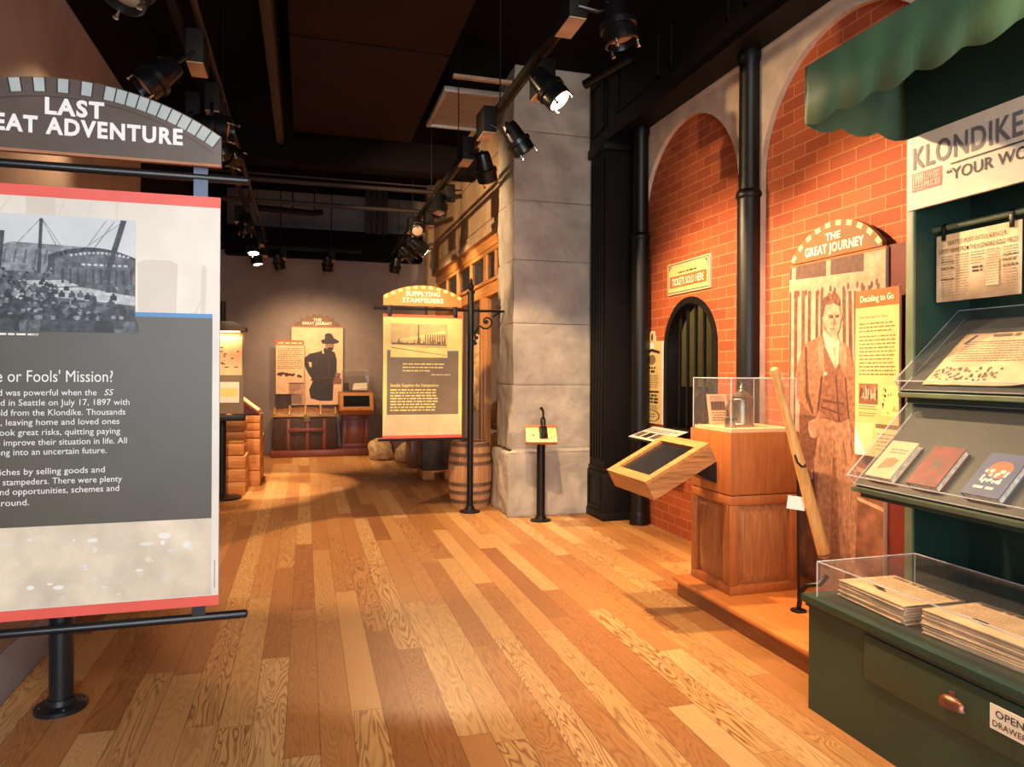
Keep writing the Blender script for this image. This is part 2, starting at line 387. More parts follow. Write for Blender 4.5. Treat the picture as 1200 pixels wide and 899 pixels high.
# brick wall with the arched ticket window cut out
YC, HW, ZS = 5.625, .455, 1.72
bb = B('red_brick')
def wall_with_arch(b, x0, x1, y0, y1, z0, z1, yc, hw, zb, zs, n=20):
    # a slab between x0 and x1 with an arch-headed hole
    a = [(yc + hw * math.cos(math.pi * k / n), zs + hw * math.sin(math.pi * k / n)) for k in range(n + 1)]
    right = [(y1, zb), (yc + hw, zb)] + a[:n // 2 + 1] + [(yc, z1), (y1, z1)]
    left = [(yc - hw, zb), (y0, zb), (y0, z1), (yc, z1)] + a[n // 2:]
    for pl in (right, left): b.prism([(x0, p, q) for p, q in pl], (x1 - x0, 0, 0))
    if zb > z0: b.box(x0, x1, y0, y1, z0, zb)
wall_with_arch(bb, 3.28, 3.44, 4.75, 7.0, 0, 4.68, YC, HW, .92, ZS)
bb.box(3.28, 3.44, -1, 4.75, 0, 4.68)
struct('wall_right', bb, smooth=0)
# plaster skin above the arches
pb = B('plaster')
def spandrel(b, yc, r, zs, y0, y1, z1, x0=3.235, x1=3.279, n=28):
    a = [(yc + r * math.cos(math.pi * k / n), zs + r * math.sin(math.pi * k / n)) for k in range(n + 1)]
    h = n // 2
    for pl in ([(y1, 0.1), (yc + r, .1)] + a[:h + 1] + [(yc, z1), (y1, z1)], [(yc - r, .1), (y0, .1), (y0, z1), (yc, z1)] + a[h:]):
        b.prism([(x0, p, q) for p, q in pl], (x1 - x0, 0, 0))
spandrel(pb, 5.64, .82, 2.945, 4.68, 6.55, 4.2)
spandrel(pb, 3.72, .82, 2.945, 2.76, 4.68, 4.2)
spandrel(pb, 1.80, .82, 2.945, .84, 2.76, 4.2)
struct('trim_3', pb, smooth=0)
# black entablature over the brick arches
eb = B('wood_black'); eb.box(2.9, 3.44, -1, 6.6, 3.9, 4.68); eb.box(2.88, 2.9, -1, 6.6, 3.82, 3.93); eb.box(2.87, 2.9, -1, 6.6, 4.5, 4.68)
for k in range(7):
    y = 6.35 - k * 1.05
    for (a, c, d, e) in ((y - .85, y, 4.02, 4.045), (y - .85, y, 4.40, 4.425), (y - .85, y - .825, 4.02, 4.42), (y - .025, y, 4.02, 4.42)): eb.box(2.885, 2.9, a, c, d, e)
struct('trim_4', eb)
# little ticket room behind the arch
tb = B('dark_inside'); tb.box(4.2, 4.25, 4.7, 6.6, 0, 2.6); tb.box(3.44, 4.2, 4.7, 4.75, 0, 2.6); tb.box(3.44, 4.2, 6.55, 6.6, 0, 2.6); tb.box(3.44, 4.2, 4.7, 6.6, 2.55, 2.6)
tb.use('olive').box(4.185, 4.2, 4.75, 6.55, 1.35, 2.55); tb.box(3.44, 4.185, 6.535, 6.55, 1.35, 2.55); struct('wall_ticket_room', tb)
# window_1: black arched frame with vertical bars
fb = B('iron_black')
aw = [(YC + (HW + .0) * math.cos(math.pi * k / 20), ZS + HW * math.sin(math.pi * k / 20)) for k in range(21)]
outer = [(YC + HW, .92)] + aw + [(YC - HW, .92)]
inner = [(YC + HW - .06, .98)] + [(YC + (HW - .06) * math.cos(math.pi * k / 20), ZS + (HW - .06) * math.sin(math.pi * k / 20)) for k in range(21)] + [(YC - HW + .06, .98)]
for i in range(len(outer)):
    j = (i + 1) % len(outer)
    q = [outer[i], outer[j], inner[j], inner[i]]; fb.prism([(3.27, p, r_) for p, r_ in q], (.14, 0, 0))
win = struct('window_1', fb)
for k in range(5):
    y = YC - .28 + k * .14; zt = ZS + math.sqrt(max(.0, (HW - .04) ** 2 - (y - YC) ** 2)); bars = B('iron_black'); bars.box(3.335, 3.355, y - .014, y + .014, .95, zt); obj('bar', bars, win)
# counter furniture inside the ticket room
cb_ = thing('ticket_desk', 'dark wooden desk behind the bars of the arched ticket window', 'desk', (3.9, YC, 0))
x = B('mahogany'); x.box(3.7, 4.15, 4.85, 6.45, .95, 1.0, .006); obj('desk_top', x, cb_)
x = B('mahogany'); x.box(3.75, 4.12, 4.9, 6.4, 0, .95); obj('desk_body', x, cb_)
x = B('mahogany'); x.box(3.95, 4.15, 4.9, 6.4, 1.0, 1.4)
for k in range(5): x.use('dark_inside').box(3.945, 3.952, 4.95 + k * .29, 5.19 + k * .29, 1.05, 1.36)
obj('pigeonhole_shelf', x, cb_)

# stone pillar, built of six courses
def course(b, x0, x1, y0, y1, z0, z1, seed):
    g = .005
    d = bmesh.new(); bmesh.ops.create_cube(d, size=1)
    for v in d.verts: v.co = Vector(((x0 + x1) / 2 + v.co.x * (x1 - x0), (y0 + y1) / 2 + v.co.y * (y1 - y0), (z0 + z1) / 2 + v.co.z * (z1 - z0 - g)))
    bmesh.ops.subdivide_edges(d, edges=d.edges, cuts=34, use_grid_fill=True)
    for v in d.verts:
        p = v.co
        w_ = p + Vector((mnoise.noise(p * 2), mnoise.noise(p * 2 + Vector((7, 0, 0))), mnoise.noise(p * 2 + Vector((0, 9, 0))))) * .16; k = mnoise.noise(w_ * 2.1 + Vector((seed * 5, 0, 0))) * .014 - abs(mnoise.noise(w_ * 4.2 + Vector((0, seed, 0)))) * .019 + mnoise.noise(p * 14) * .0025 + .004
        ez = min(p.z - z0, z1 - p.z); k -= .005 if ez < .02 else 0
        if p.x < x0 + .001: v.co.x -= k
        if p.y < y0 + .001: v.co.y -= k
    m = {v: b.bm.verts.new(v.co) for v in d.verts}
    for f in d.faces: b.face([m[v] for v in f.verts])
    d.free()
pil = thing('stone_pillar', 'tall rough grey stone pillar left of the black fluted pilaster', 'pillar', (2.45, 7.3, 0))
sb = B('stone')
zz = [.0, .68, 1.36, 2.0, 2.66, 3.28, 4.0, 4.68]
for i in range(1, 7): course(sb, 2.06, 2.93, 7.04, 7.65, zz[i], zz[i + 1], i)
obj('shaft', sb, pil, smooth=50)
sb = B('stone'); course(sb, 2.0, 2.93, 7.0, 7.66, 0, .66, 9)
sb.prism([(2.0, 7.0, .66), (2.93, 7.0, .66), (2.93, 7.04, .69), (2.06, 7.04, .69)], (0, .0, .004)); obj('plinth', sb, pil, smooth=50)
# stone wall with the shop windows behind it
wb = B('stone_side')
wb.box(2.1, 2.35, 7.65, 12.05, 3.12, 4.68); wb.box(2.06, 2.1, 7.65, 12.05, 3.12, 3.2); wb.box(2.0, 2.35, 12.05, 12.35, 0, 4.68, .01)
wb.box(2.35, 5, 7.66, 7.75, 0, 4.68)
for z in (3.3, 4.0): wb.use('ink_soft').box(2.096, 2.1, 7.65, 12.05, z - .006, z + .006)
wb.use('ink_soft').box(2.096, 2.1, 9.8, 9.812, 3.2, 4.68)
struct('wall_stone', wb)
b = B('grey_inside'); b.box(4.6, 4.7, 7.75, 13.3, 0, 4.2); struct('wall_shop', b)
# wooden shop front: transom windows over door openings
ts = [7.66, 8.65, 10.3, 12.05]
fbm = B('fir_y'); fbm.box(2.13, 2.27, 7.66, 12.05, 2.42, 2.58, .006); fbm.box(2.13, 2.27, 7.66, 12.05, 3.0, 3.12, .006); fbm.box(2.10, 2.13, 7.66, 12.05, 2.565, 2.60)
t5 = struct('trim_5', fbm)
for i in range(3):
    y0, y1 = ts[i], ts[i + 1]; wf = B('fir')
    for (a, c, z0, z1) in ((y0, y0 + .07, 2.58, 3.0), (y1 - .07, y1, 2.58, 3.0), (y0 + .07, y1 - .07, 2.58, 2.63), (y0 + .07, y1 - .07, 2.95, 3.0), ((y0 + y1) / 2 - .02, (y0 + y1) / 2 + .02, 2.63, 2.95)):
        wf.box(2.15, 2.195, a, c, z0, z1, .004)
    o = struct('window_%d' % (i + 2), wf); p = B('pane'); p.box(2.182, 2.186, y0 + .07, y1 - .07, 2.63, 2.95); obj('pane', p, o)
for i, y in enumerate((8.65, 10.3, 11.95)):
    wf = B('fir'); wf.box(2.13, 2.22, y - .09, y + .09, 0, 2.42, .006); wf.box(2.10, 2.13, y - .05, y + .05, 0, 2.42, .004); struct('door_%d' % (i + 1), wf)
# pilaster and round columns
pl = thing('fluted_pilaster', 'tall black fluted pilaster between the stone pillar and the brick wall', 'pilaster', (3.06, 6.8, 0))
x = B('wood_black'); x.box(2.9, 3.28, 6.62, 7.0, .52, 3.75)
for k in range(5): y = 6.66 + k * .07; x.box(2.885, 2.902, y, y + .035, .6, 3.68, .006)
obj('shaft', x, pl)
x = B('wood_black'); x.box(2.87, 3.28, 6.58, 7.0, 0, .48, .006); x.box(2.86, 3.28, 6.57, 7.0, .0, .08, .006); x.box(2.88, 3.28, 6.6, 7.0, .48, .53, .01)
for (a, c, d, e) in ((6.63, 6.95, .12, .135), (6.63, 6.95, .42, .435), (6.63, 6.645, .12, .43), (6.935, 6.95, .12, .43)): x.box(2.86, 2.872, a, c, d, e)
obj('plinth', x, pl)
x = B('wood_black'); x.box(2.86, 3.28, 6.57, 7.0, 3.74, 3.84, .012); x.box(2.885, 3.28, 6.6, 7.0, 3.84, 4.68)
for (a, c, d, e) in ((6.64, 6.95, 3.95, 3.97), (6.64, 6.95, 4.45, 4.47), (6.64, 6.66, 3.95, 4.47), (6.93, 6.95, 3.95, 4.47)): x.box(2.872, 2.886, a, c, d, e)
obj('capital_block', x, pl)
def column(x0, y0, label):
    c = thing('round_column', label, 'column', (x0, y0, 0), 'black iron wall columns')
    b = B('iron_black'); b.lathe((x0, y0, 0), [(.088, .12), (.086, 2.80)]); obj('lower_shaft', b, c)
    b = B('iron_black'); b.lathe((x0, y0, 0), [(.078, 2.86), (.075, 3.80), (.09, 3.84), (.09, 3.9)]); obj('upper_shaft', b, c)
    b = B('iron_black'); b.lathe((x0, y0, 0), [(.088, 2.80), (.098, 2.815), (.098, 2.84), (.088, 2.86), (.078, 2.87)]); obj('collar', b, c)
    b = B('iron_black'); b.lathe((x0, y0, 0), [(.096, 0), (.096, .09), (.092, .12), (.088, .13)]); obj('base', b, c)
column(3.17, 6.38, 'slim black round column beside the fluted pilaster, left of the ticket window')
column(3.19, 4.62, 'black round column between the two brick arches, behind the display case')

# ------------------------------------------------------------------ ceiling pieces
for i, (y0, y1, lb) in enumerate(((6.02, 8.4, 'brown hanging ceiling panel farther from the viewer, beyond the seam'), (-1, 5.98, 'brown hanging ceiling panel nearer the viewer, before the seam'))):
    b = B('ceiling_brown'); b.box(-.14, 1.18, y0, y1, 4.2, 4.26, .004); solo('ceiling_panel', b, lb, 'ceiling panel', (.5, (y0 + y1) / 2, 4.2), 'brown ceiling panels')
def beam(name, x0, x1, y0, y1, z0, z1, mat, label, cat):
    b = B(mat); b.box(x0, x1, y0, y1, z0, z1, .004); return solo(name, b, label, cat, ((x0 + x1) / 2, (y0 + y1) / 2, z0))
beam('ceiling_beam', -.33, -.25, -1, 8.6, 4.1, 4.68, 'duct_brown', 'dark ceiling beam running along the left edge of the brown panels', 'beam')
beam('ceiling_beam', -1.3, 2.05, 8.7, 9.0, 3.95, 4.3, 'ceiling_black', 'dark cross beam spanning the ceiling beyond the brown panels', 'beam')
b = B('duct_brown'); b.tube((-1.3, 9.3, 3.86), (1.75, 9.3, 3.86), .03); b.tube((-1.3, 9.3, 3.93), (1.75, 9.3, 3.93), .012); solo('ceiling_pipe', b, 'upper of two thin brown pipes crossing below the far dark ceiling', 'pipe', (0, 9.3, 3.86))
b = B('duct_brown'); b.tube((-1.3, 9.6, 3.66), (1.6, 9.6, 3.66), .03); solo('ceiling_pipe', b, 'lower of two thin brown pipes crossing below the far dark ceiling', 'pipe', (0, 9.6, 3.66))
b = B('upper_paint'); b.box(-1.3, 2.0, 13.26, 13.3, 3.98, 4.68); struct('trim_6', b)
b = B('duct_brown')
for k in range(4): b.box(1.0 + k * .1, 1.08 + k * .1, 12.6, 12.7, 3.9, 4.68)
solo('duct_riser', b, 'dark ribbed duct riser high on the far wall, right of the grey patches', 'duct', (1.2, 12.65, 3.9))
b = B('track_black'); b.path([(-.75, 11.5, 3.98), (.1, 11.5, 3.95), (.25, 11.5, 3.98)], .05, 10); b.tube((-.2, 11.5, 3.95), (-.2, 11.5, 4.68), .012); b.tube((.12, 11.5, 3.95), (.12, 11.5, 4.68), .01); solo('hanging_duct', b, 'dark hanging rod with pipe end below the far ceiling', 'pipe', (-.2, 11.5, 3.95))
v = thing('ceiling_vent', 'square pale perforated ceiling vent above the light track', 'vent', (1.56, 7.25, 4.25))
V0 = 1.27
for (a, c, d, e) in ((V0, V0 + .6, 6.75, 6.79), (V0, V0 + .6, 7.77, 7.81), (V0, V0 + .04, 6.79, 7.77), (V0 + .56, V0 + .6, 6.79, 7.77)): b = B('grille_metal'); b.box(a, c, d, e, 4.2, 4.25, .003); obj('frame_bar', b, v)
b = B('grille_metal'); b.box(V0 + .04, V0 + .56, 6.79, 7.77, 4.225, 4.24)
b.use('iron_black')
for i in range(20):
    for j in range(36): b.box(V0 + .056 + i * .025, V0 + .066 + i * .025, 6.805 + j * .0268, 6.817 + j * .0268, 4.2235, 4.2255)
obj('perforated_plate', b, v)
b = B('ceiling_black'); b.box(V0 + .05, V0 + .55, 6.8, 7.76, 4.24, 4.68); obj('housing', b, v)
b = B('beige_plastic'); b.box(V0 + .02, V0 + .58, 6.40, 6.45, 4.2, 4.23); obj('trim_strip', b, v)
b = B('iron_black'); b.tube((2.62, 6.5, 4.32), (3.4, 5.3, 4.62), .045, n=14); solo('pipe_stub', b, 'short black capped pipe end in front of the top of the stone pillar', 'pipe', (2.62, 6.5, 4.32))

# ------------------------------------------------------------------ track lighting
def track(x, y0, y1, z, label):
    t = thing('light_track', label, 'light track', (x, (y0 + y1) / 2, z), 'ceiling light tracks')
    b = B('track_black'); b.box(x - .022, x + .022, y0, y1, z, z + .045, .004); obj('rail', b, t)
    b = B('duct_brown'); b.tube((x + .09, y0, z + .1), (x + .09, y1, z + .1), .022); obj('conduit', b, t)
    k = y0 + .4
    while k < y1: b = B('track_black'); b.tube((x, k, z + .04), (x, k, 4.68), .005, n=6); obj('hanger_rod', b, t); k += 1.5
ZT = 3.45
track(1.38, .2, 11.9, ZT, 'long black light track running along the right, toward the shop front')
track(-.70, .2, 11.9, ZT, 'long black light track running along the left, above the big sign')
def spot(track_x, pos, aim, label, lit, power=0, size=60, blend=.5, side=1, col=None, scale=1.22, wire=True):
    pos = Vector(pos); d = (Vector(aim) - pos).normalized(); s = scale
    t = thing('track_spotlight', label, 'spotlight', (track_x, pos.y + .1, ZT), 'track spotlights')
    bx = B('track_black'); x0 = track_x + side * .076; bx.box(x0 - .05, x0 + .05, pos.y + .02, pos.y + .26, ZT - .17, ZT + .02, .006)
    bx.use('beige_plastic').box(x0 - .045, x0 + .045, pos.y + .03, pos.y + .25, ZT - .176, ZT - .168); obj('transformer_box', bx, t)
    h = B('gloss_black'); h.lathe(pos - d * .10 * s, [(.012 * s, 0), (.045 * s, .004), (.052 * s, .02 * s), (.062 * s, .12 * s), (.070 * s, .15 * s), (.070 * s, .20 * s), (.062 * s, .205 * s), (.055 * s, .17 * s), (.01, .165 * s)], 24, d); obj('housing', h, t)
    rg = B('gloss_black'); rg.lathe(pos - d * .10 * s, [(.062 * s, .11 * s), (.078 * s, .115 * s), (.078 * s, .14 * s), (.064 * s, .145 * s)], 24, d); obj('ring', rg, t)
    lens = B('lamp_lit' if lit else 'beige_plastic'); lens.lathe(pos - d * .10 * s, [(.05 * s, .172 * s), (.054 * s, .178 * s), (.03 * s, .186 * s)] if not lit else [(.05 * s, .172 * s), (.058 * s, .196 * s), (.05 * s, .212 * s), (.02 * s, .222 * s)], 20, d); obj('lamp_lens', lens, t)
    a = d.orthogonal().normalized(); c = d.cross(a)
    for k in range(3):
        pn = B('chrome')
        q = pos + (a * math.cos(k * 2.094) + c * math.sin(k * 2.094)) * .066 * s + d * .1 * s
        pn.tube(q, q + d * .022 * s, .006 * s, n=8); pn.lathe(q + d * .022 * s, [(.003, 0), (.009 * s, .003), (.009 * s, .01), (.003, .013)], 8, d); obj('clip_pin', pn, t)
    y = B('gloss_black'); top = Vector((x0, pos.y + .02, ZT - .12)); y.path([top, (top + pos) / 2 + Vector((0, -.015, .0)), pos - d * .05 * s], .011, 8)
    y.path([pos - d * .05 * s + a * .068 * s, pos - d * .11 * s, pos - d * .05 * s - a * .068 * s], .008, 8); obj('yoke', y, t)
    if power:
        l = bpy.data.lights.new('spot_beam', 'SPOT'); l.energy = power; l.color = col or SPOT_COL; l.spot_size = R(size); l.spot_blend = blend; l.shadow_soft_size = .035
        lo = bpy.data.objects.new('spot_beam', l); COL.objects.link(lo); lo.parent = t
        lo.location = pos + d * .14 * s - t.location; lo.rotation_euler = d.to_track_quat('-Z', 'Y').to_euler()
    return t
TR, TL = 1.38, -.70
spot(TR, (1.50, 3.30, 3.28), (2.15, 3.1, .4), 'spotlight at the top of the picture, nearest one on the right track', 0, 300, 95, .8, -1)
spot(TR, (1.44, 4.20, 3.28), (3.1, 3.2, 1.0), 'brightly lit spotlight aimed right, second on the right track', 1, 500, 100, .6)
spot(TR, (1.50, 5.08, 3.24), (2.9, 5.15, 1.3), 'unlit looking spotlight pointing down in front of the stone pillar', 0, 500, 105, .7, -1)
spot(TR, (1.44, 5.80, 3.22), (2.35, 7.0, .9), 'black spotlight tilted right, just below the ceiling vent', 0, 200, 55, .5, -1)
spot(TR, (1.33, 7.35, 3.24), (1.15, 5.9, 0), 'spotlight pointing down at the left edge of the stone wall', 0, 400, 62, .1)
spot(TR, (1.30, 8.60, 3.24), (.95, 7.0, 2.2), 'spotlight with round open mouth facing the viewer, above the hanging sign', 0, 0)
spot(TR, (1.36, 9.00, 3.10), (2.15, 9.3, 2.6), 'glowing spotlight aimed at the wooden shop front', 1, 60, 100, .8, -1)
spot(TR, (1.40, 10.3, 3.22), (2.15, 10.6, 2.6), 'small spotlight behind the glowing one on the right track', 0, 60, 100, .8)
spot(TR, (1.36, 11.3, 3.18), (1.0, 12.6, .3), 'farthest spotlight on the right track, near the dark bulkhead', 0, 0)
spot(TL, (-.62, 2.95, 2.98), (-1.2, 2.3, 1.2), 'spotlight cut by the top edge of the picture above the big sign', 0, 0, side=1)
spot(TL, (-.80, 4.42, 3.16), (-1.31, 4.25, 2.6), 'black spotlight with chrome pins just above the end of the arched sign', 0, 48, 100, 1, 1)
spot(TL, (-.70, 9.05, 3.26), (-.85, 9.1, 0), 'topmost of the three far spotlights on the left track', 0, 560, 42, .35, -1)
spot(TL, (-.72, 10.6, 3.26), (-.45, 9.9, 0), 'middle lit one of the three far spotlights on the left track', 1, 760, 40, .3)
spot(TL, (-.74, 11.6, 3.26), (-.25, 11.8, .2), 'lowest lit one of the three far spotlights on the left track', 1, 420, 52, .5)
spot(-.42, (-.42, 11.75, 3.22), (.0, 12.8, 1.5), 'left one of two small dark spotlights before the far wall', 0, 170, 112, 1)
spot(.33, (.33, 11.75, 3.22), (.4, 12.8, 1.3), 'right one of two small dark spotlights before the far wall', 0, 170, 112, 1)
# extra fittings added for their light, above the frame or behind the big sign
spot(TR, (1.46, 2.30, 3.2), (1.18, 7.4, 1.6), 'added unseen spotlight above the frame aimed at the hanging sign', 1, 400, 20, .5, -1, (1, .72, .30))
spot(TR, (1.46, 1.40, 3.2), (2.75, 1.9, 1.5), 'added unseen spotlight above the frame aimed at the green newsstand', 1, 80, 70, .7)
spot(TL, (-.62, 5.6, 3.2), (.3, 6.5, 0), 'added spotlight on the left track hidden behind the big sign', 0, 290, 74, .35)
spot(TL, (-.62, 5.98, 3.2), (2.1, 9.0, 2.8), 'added spotlight on the left track aimed across at the stone wall and shop windows', 0, 900, 62, .7)
spot(TL, (-.62, 5.22, 3.16), (3.28, 4.5, 2.5), 'added spotlight on the left track aimed across at the brick arches', 0, 330, 56, .8)
spot(TL, (-.90, 5.44, 3.16), (-.85, 9.3, .4), 'added spotlight on the left track aimed at the wooden crates', 0, 620, 26, .5, -1)
spot(TR, (1.30, 1.6, 3.2), (1.3, 4.2, 0), 'added unseen spotlight above the frame aimed at the near floor', 1, 110, 66, .7, -1)
b = B('track_black'); b.box(-.8, .9, 12.02, 12.06, ZT, ZT + .045); b.tube((-.4, 12.04, ZT), (-.4, 12.04, 4.68), .008, n=6); b.tube((.4, 12.04, ZT), (.4, 12.04, 4.68), .008, n=6); solo('light_track', b, 'short black light track crossing in front of the far wall', 'light track', (0, 12.04, ZT))

# ------------------------------------------------------------------ big left sign
def big_sign():
    t = thing('exhibit_sign', 'large free-standing exhibit sign with arched header LAST GREAT ADVENTURE, at the left edge', 'sign', (-1.03, 3.57, 0))
    b = B('steel_black'); b.tube((-1.03, 3.57, .02), (-1.03, 3.57, 2.22), .048, n=24); obj('post', b, t)
    b = B('steel_black'); b.lathe((-1.03, 3.57, 0), [(.105, 0), (.105, .018), (.06, .028), (.056, .05), (.048, .052)], 28)
    for k in range(4): b.lathe((-1.03 + .082 * math.cos(k * 1.57 + .4), 3.57 + .082 * math.sin(k * 1.57 + .4), .018), [(.01, 0), (.008, .008)], 10)
    obj('floor_flange', b, t)
    for z, nm in ((2.375, 'upper_rail'), (.372, 'lower_rail')):
        b = B('steel_black'); b.lathe((-1.80, 3.50, z), [(.006, 0), (.018, .006), (.019, .02), (.019, 1.535), (.016, 1.545), (.006, 1.55)], 18, (1, 0, 0)); obj(nm, b, t)
    b = B('panel_edge'); b.box(-1.63, -.375, 3.462, 3.484, .435, 2.28); pn = obj('panel', b, t)
    for x0 in (-1.56, -.46):
        b = B('blue_steel'); b.box(x0 - .03, x0 + .03, 3.486, 3.496, 2.24, 2.46); obj('bracket', b, t); b = B('steel_black'); b.box(x0 - .028, x0 + .028, 3.486, 3.496, .37, .47); obj('bracket', b, t)
    p = Print((-1.63, 3.462, .435), (1, 0, 0), (0, 0, 1)); W, H = 1.255, 1.845
    X = lambda x: x + 1.63; Z = lambda z: z - .435
    p.rc('panel_cream', .004, .004, W - .004, H - .004, 0); p.rc('panel_cream_low', .004, .05, W - .03, Z(.83), 1)
    p.rc('panel_red', 0, 0, W, .045, 2); p.rc('panel_red', 0, H - .048, W, H, 2)
    # pale ghost picture of steamer funnels
    p.pl('panel_ghost', [(X(-.71), Z(1.75)), (X(-.555), Z(1.75)), (X(-.55), Z(1.97)), (X(-.58), Z(1.985)), (X(-.68), Z(1.985)), (X(-.712), Z(1.97))], 1)
    p.pl('panel_ghost', [(X(-.455), Z(1.75)), (X(-.435), Z(1.75)), (X(-.43), Z(1.95)), (X(-.435), Z(1.97)), (X(-.45), Z(1.97)), (X(-.452), Z(1.95))], 1)
    p.pl('panel_ghost', [(X(-.48), Z(1.75)), (X(-.474), Z(1.75)), (X(-.44), Z(1.84)), (X(-.445), Z(1.845))], 1.4)
    for k in range(5): p.pl('panel_ghost', [(X(-1.24 + k * .11), Z(2.16)), (X(-1.235 + k * .11), Z(2.16)), (X(-1.19 + k * .10), Z(2.23)), (X(-1.195 + k * .10), Z(2.23))], 1)
    p.rc('panel_ghost', X(-1.14), Z(2.155), X(-1.03), Z(2.23), 1.4)
    rg = random.Random(4)
    for k in range(40):
        cu, cv = rg.uniform(.05, W - .08), rg.uniform(.08, .355); r = rg.uniform(.006, .026)
        p.el('panel_mark' if rg.random() < .45 else 'panel_cream', cu, cv, r * rg.uniform(.4, 1.5), r * rg.uniform(.3, .7), 2 + k * .03, 7, rg.random() * 6)
    p.rc('panel_blue', X(-1.58), Z(1.733), X(-.405), Z(1.752), 3); p.rc('panel_dark', X(-1.58), Z(.83), X(-.405), Z(1.733), 3)
    # quay crowd photograph
    u0, u1, v0, v1 = X(-1.56), X(-.72), Z(1.66), Z(2.155); pw, ph = u1 - u0, v1 - v0
    q = lambda a, c: (u0 + a * pw, v0 + c * ph)
    def qp(m, pts, l): p.pl(m, [q(*s_) for s_ in pts], l)
    qp('sky_print', [(0, 0), (1, 0), (1, 1), (0, 1)], 4)
    qp('grey_c', [(0, .5), (0, .66), (.38, .72), (.44, .76), (.82, .74), (.70, .55), (1, .5)], 5)
    for k in range(9): qp('grey_b', [(.40 + k * .045, .58), (.41 + k * .045, .58), (.42 + k * .045, .70), (.41 + k * .045, .70)], 5.5)
    sh = [(.60 + .0 + .40 * (k / 12), .52 + .22 * math.sin(math.pi * (.22 + .56 * k / 12))) for k in range(13)]
    qp('grey_a', [(.60, .40)] + sh + [(1, .40)], 6)
    qp('grey_b', [(.63, .42)] + [(.63 + .37 * k / 12, .49 + .215 * math.sin(math.pi * (.24 + .52 * k / 12))) for k in range(13)] + [(1, .42)], 7)
    for k in range(14): qp('grey_d', [(.70 + k * .02, .655 + .03 * math.sin(k * .24)), (.712 + k * .02, .655 + .03 * math.sin(k * .24)), (.712 + k * .02, .675 + .03 * math.sin(k * .24)), (.70 + k * .02, .675 + .03 * math.sin(k * .24))], 8)
    for k in range(8): qp('grey_d', [(.75 + k * .028, .58), (.768 + k * .028, .58), (.768 + k * .028, .597), (.75 + k * .028, .597)], 8)
    for k in range(10): qp('grey_a', [(.66 + k * .035, .42), (.672 + k * .035, .42), (.672 + k * .035, .55), (.66 + k * .035, .55)], 8)
    qp('grey_b', [(0, 0), (1, 0), (1, .43), (.6, .50), (0, .55)], 7.5)
    qp('grey_d', [(.62, .30), (1, .24), (1, .32), (.75, .39), (.64, .38)], 7.7); qp('grey_d', [(.46, .43), (.68, .45), (.74, .40), (.56, .38)], 7.7)
    qp('grey_d', [(.05, .0), (.14, .0), (.12, .30), (.08, .34)], 7.7); qp('grey_d', [(.24, .0), (.31, .0), (.22, .30), (.20, .30)], 7.7)
    for k in range(640):
        t_ = (k / 640.0); cv = .54 * (1 - t_) + .02; hh = .018 + .105 * t_ ** 1.2; cu = rg.random()
        if cu > .62 and cv > .42: continue
        cu = .02 + .96 * cu; cv = max(cv, hh * 1.0)
        if (.06 < cu < .13 or .23 < cu < .29) and cv < .30 and rg.random() < .7: continue
        if cu > .64 and cv > .27 and rg.random() < .8: continue
        m = rg.choice(['grey_a', 'grey_k', 'grey_b', 'grey_k', 'grey_a', 'grey_c' if t_ < .6 else 'grey_a']); wd = hh * .30
        top = min(cv, .56)
        qp(m, [(cu - wd, max(0, top - hh)), (cu + wd, max(0, top - hh)), (cu + wd * .9, top - hh * .3), (cu + wd * .4, top - .15 * hh), (cu - wd * .4, top - .15 * hh), (cu - wd * .9, top - hh * .3)], 8 + k * .006)
        p.el(rg.choice(['grey_k', 'grey_c', 'grey_d' if t_ < .55 else 'grey_a', 'grey_a', 'grey_k']), u0 + cu * pw, v0 + top * ph, hh * .13 * pw, hh * .17 * ph, 8.1 + k * .006, 7)
    for (a, c, d_, e, wd) in ((.56, .50, .57, .97, .007), (.86, .46, .945, .99, .013), (.385, .52, .40, .85, .010)): qp('grey_a', [(a - wd, c), (a + wd, c), (d_ + wd, e), (d_ - wd, e)], 13)
    for (a, c, d_, e) in ((.56, .96, .42, .66), (.57, .96, .66, .66), (.94, .98, .74, .7), (.90, .98, .80, .72), (.86, .98, .78, .76), (.575, .96, .70, .62)): qp('grey_c', [(a, c), (a + .004, c), (d_ + .004, e), (d_, e)], 6)
    for uu in (u0, u1): p.el('grey_a', uu, v0, .0005, .0005, 9, 4)
    p.words('white_print', X(-1.5), Z(1.642), X(-1.09), 1, .02, .008, 3, 6, 0)
    p.text('white_print', '1897', X(-1.115), Z(1.641), .010, None, 6)
    L = 6; xs = lambda px: X(-1.237 + .00329 * px)
    def line(t_, z, pxr, bold=.0, h=.024, shear=0): p.text('white_print', t_, xs(pxr), Z(z), h, None, L, bold, shear, 'R')
    p.text('white_print', "e or Fools' Mission?", xs(-2), Z(1.445), .050, .438, L, .0)
    zs_ = lambda py: 1.5 - (py - 433.5) * .0037
    body = [('ld was powerful when the', 112, 464, 112), ('ed in Seattle on July 17, 1897 with', 151, 475.5, 151), ('old from the Klondike. Thousands', 146, 487, 146), ('n, leaving home and loved ones', 139, 498, 139), ('took great risks, quitting paying', 140, 509.5, 140), ('o improve their situation in life. All', 148, 521, 148), ('ong into an uncertain future.', 124, 532, 124),
            ('riches by selling goods and', 122, 554.5, 122), ('e stampeders. There were plenty', 142.5, 566, 142.5), ('and opportunities, schemes and', 139, 577, 139), ('around.', 35, 589.5, 35)]
    for t_, e, py, wpx in body: p.text('white_print', t_, xs(e), Z(zs_(py)), .0265, (wpx + 1) * .00332, L, .002, 0, 'R')
    p.text('white_print', 'SS', xs(132), Z(zs_(464)), .0265, None, L, .004, .25, 'R')
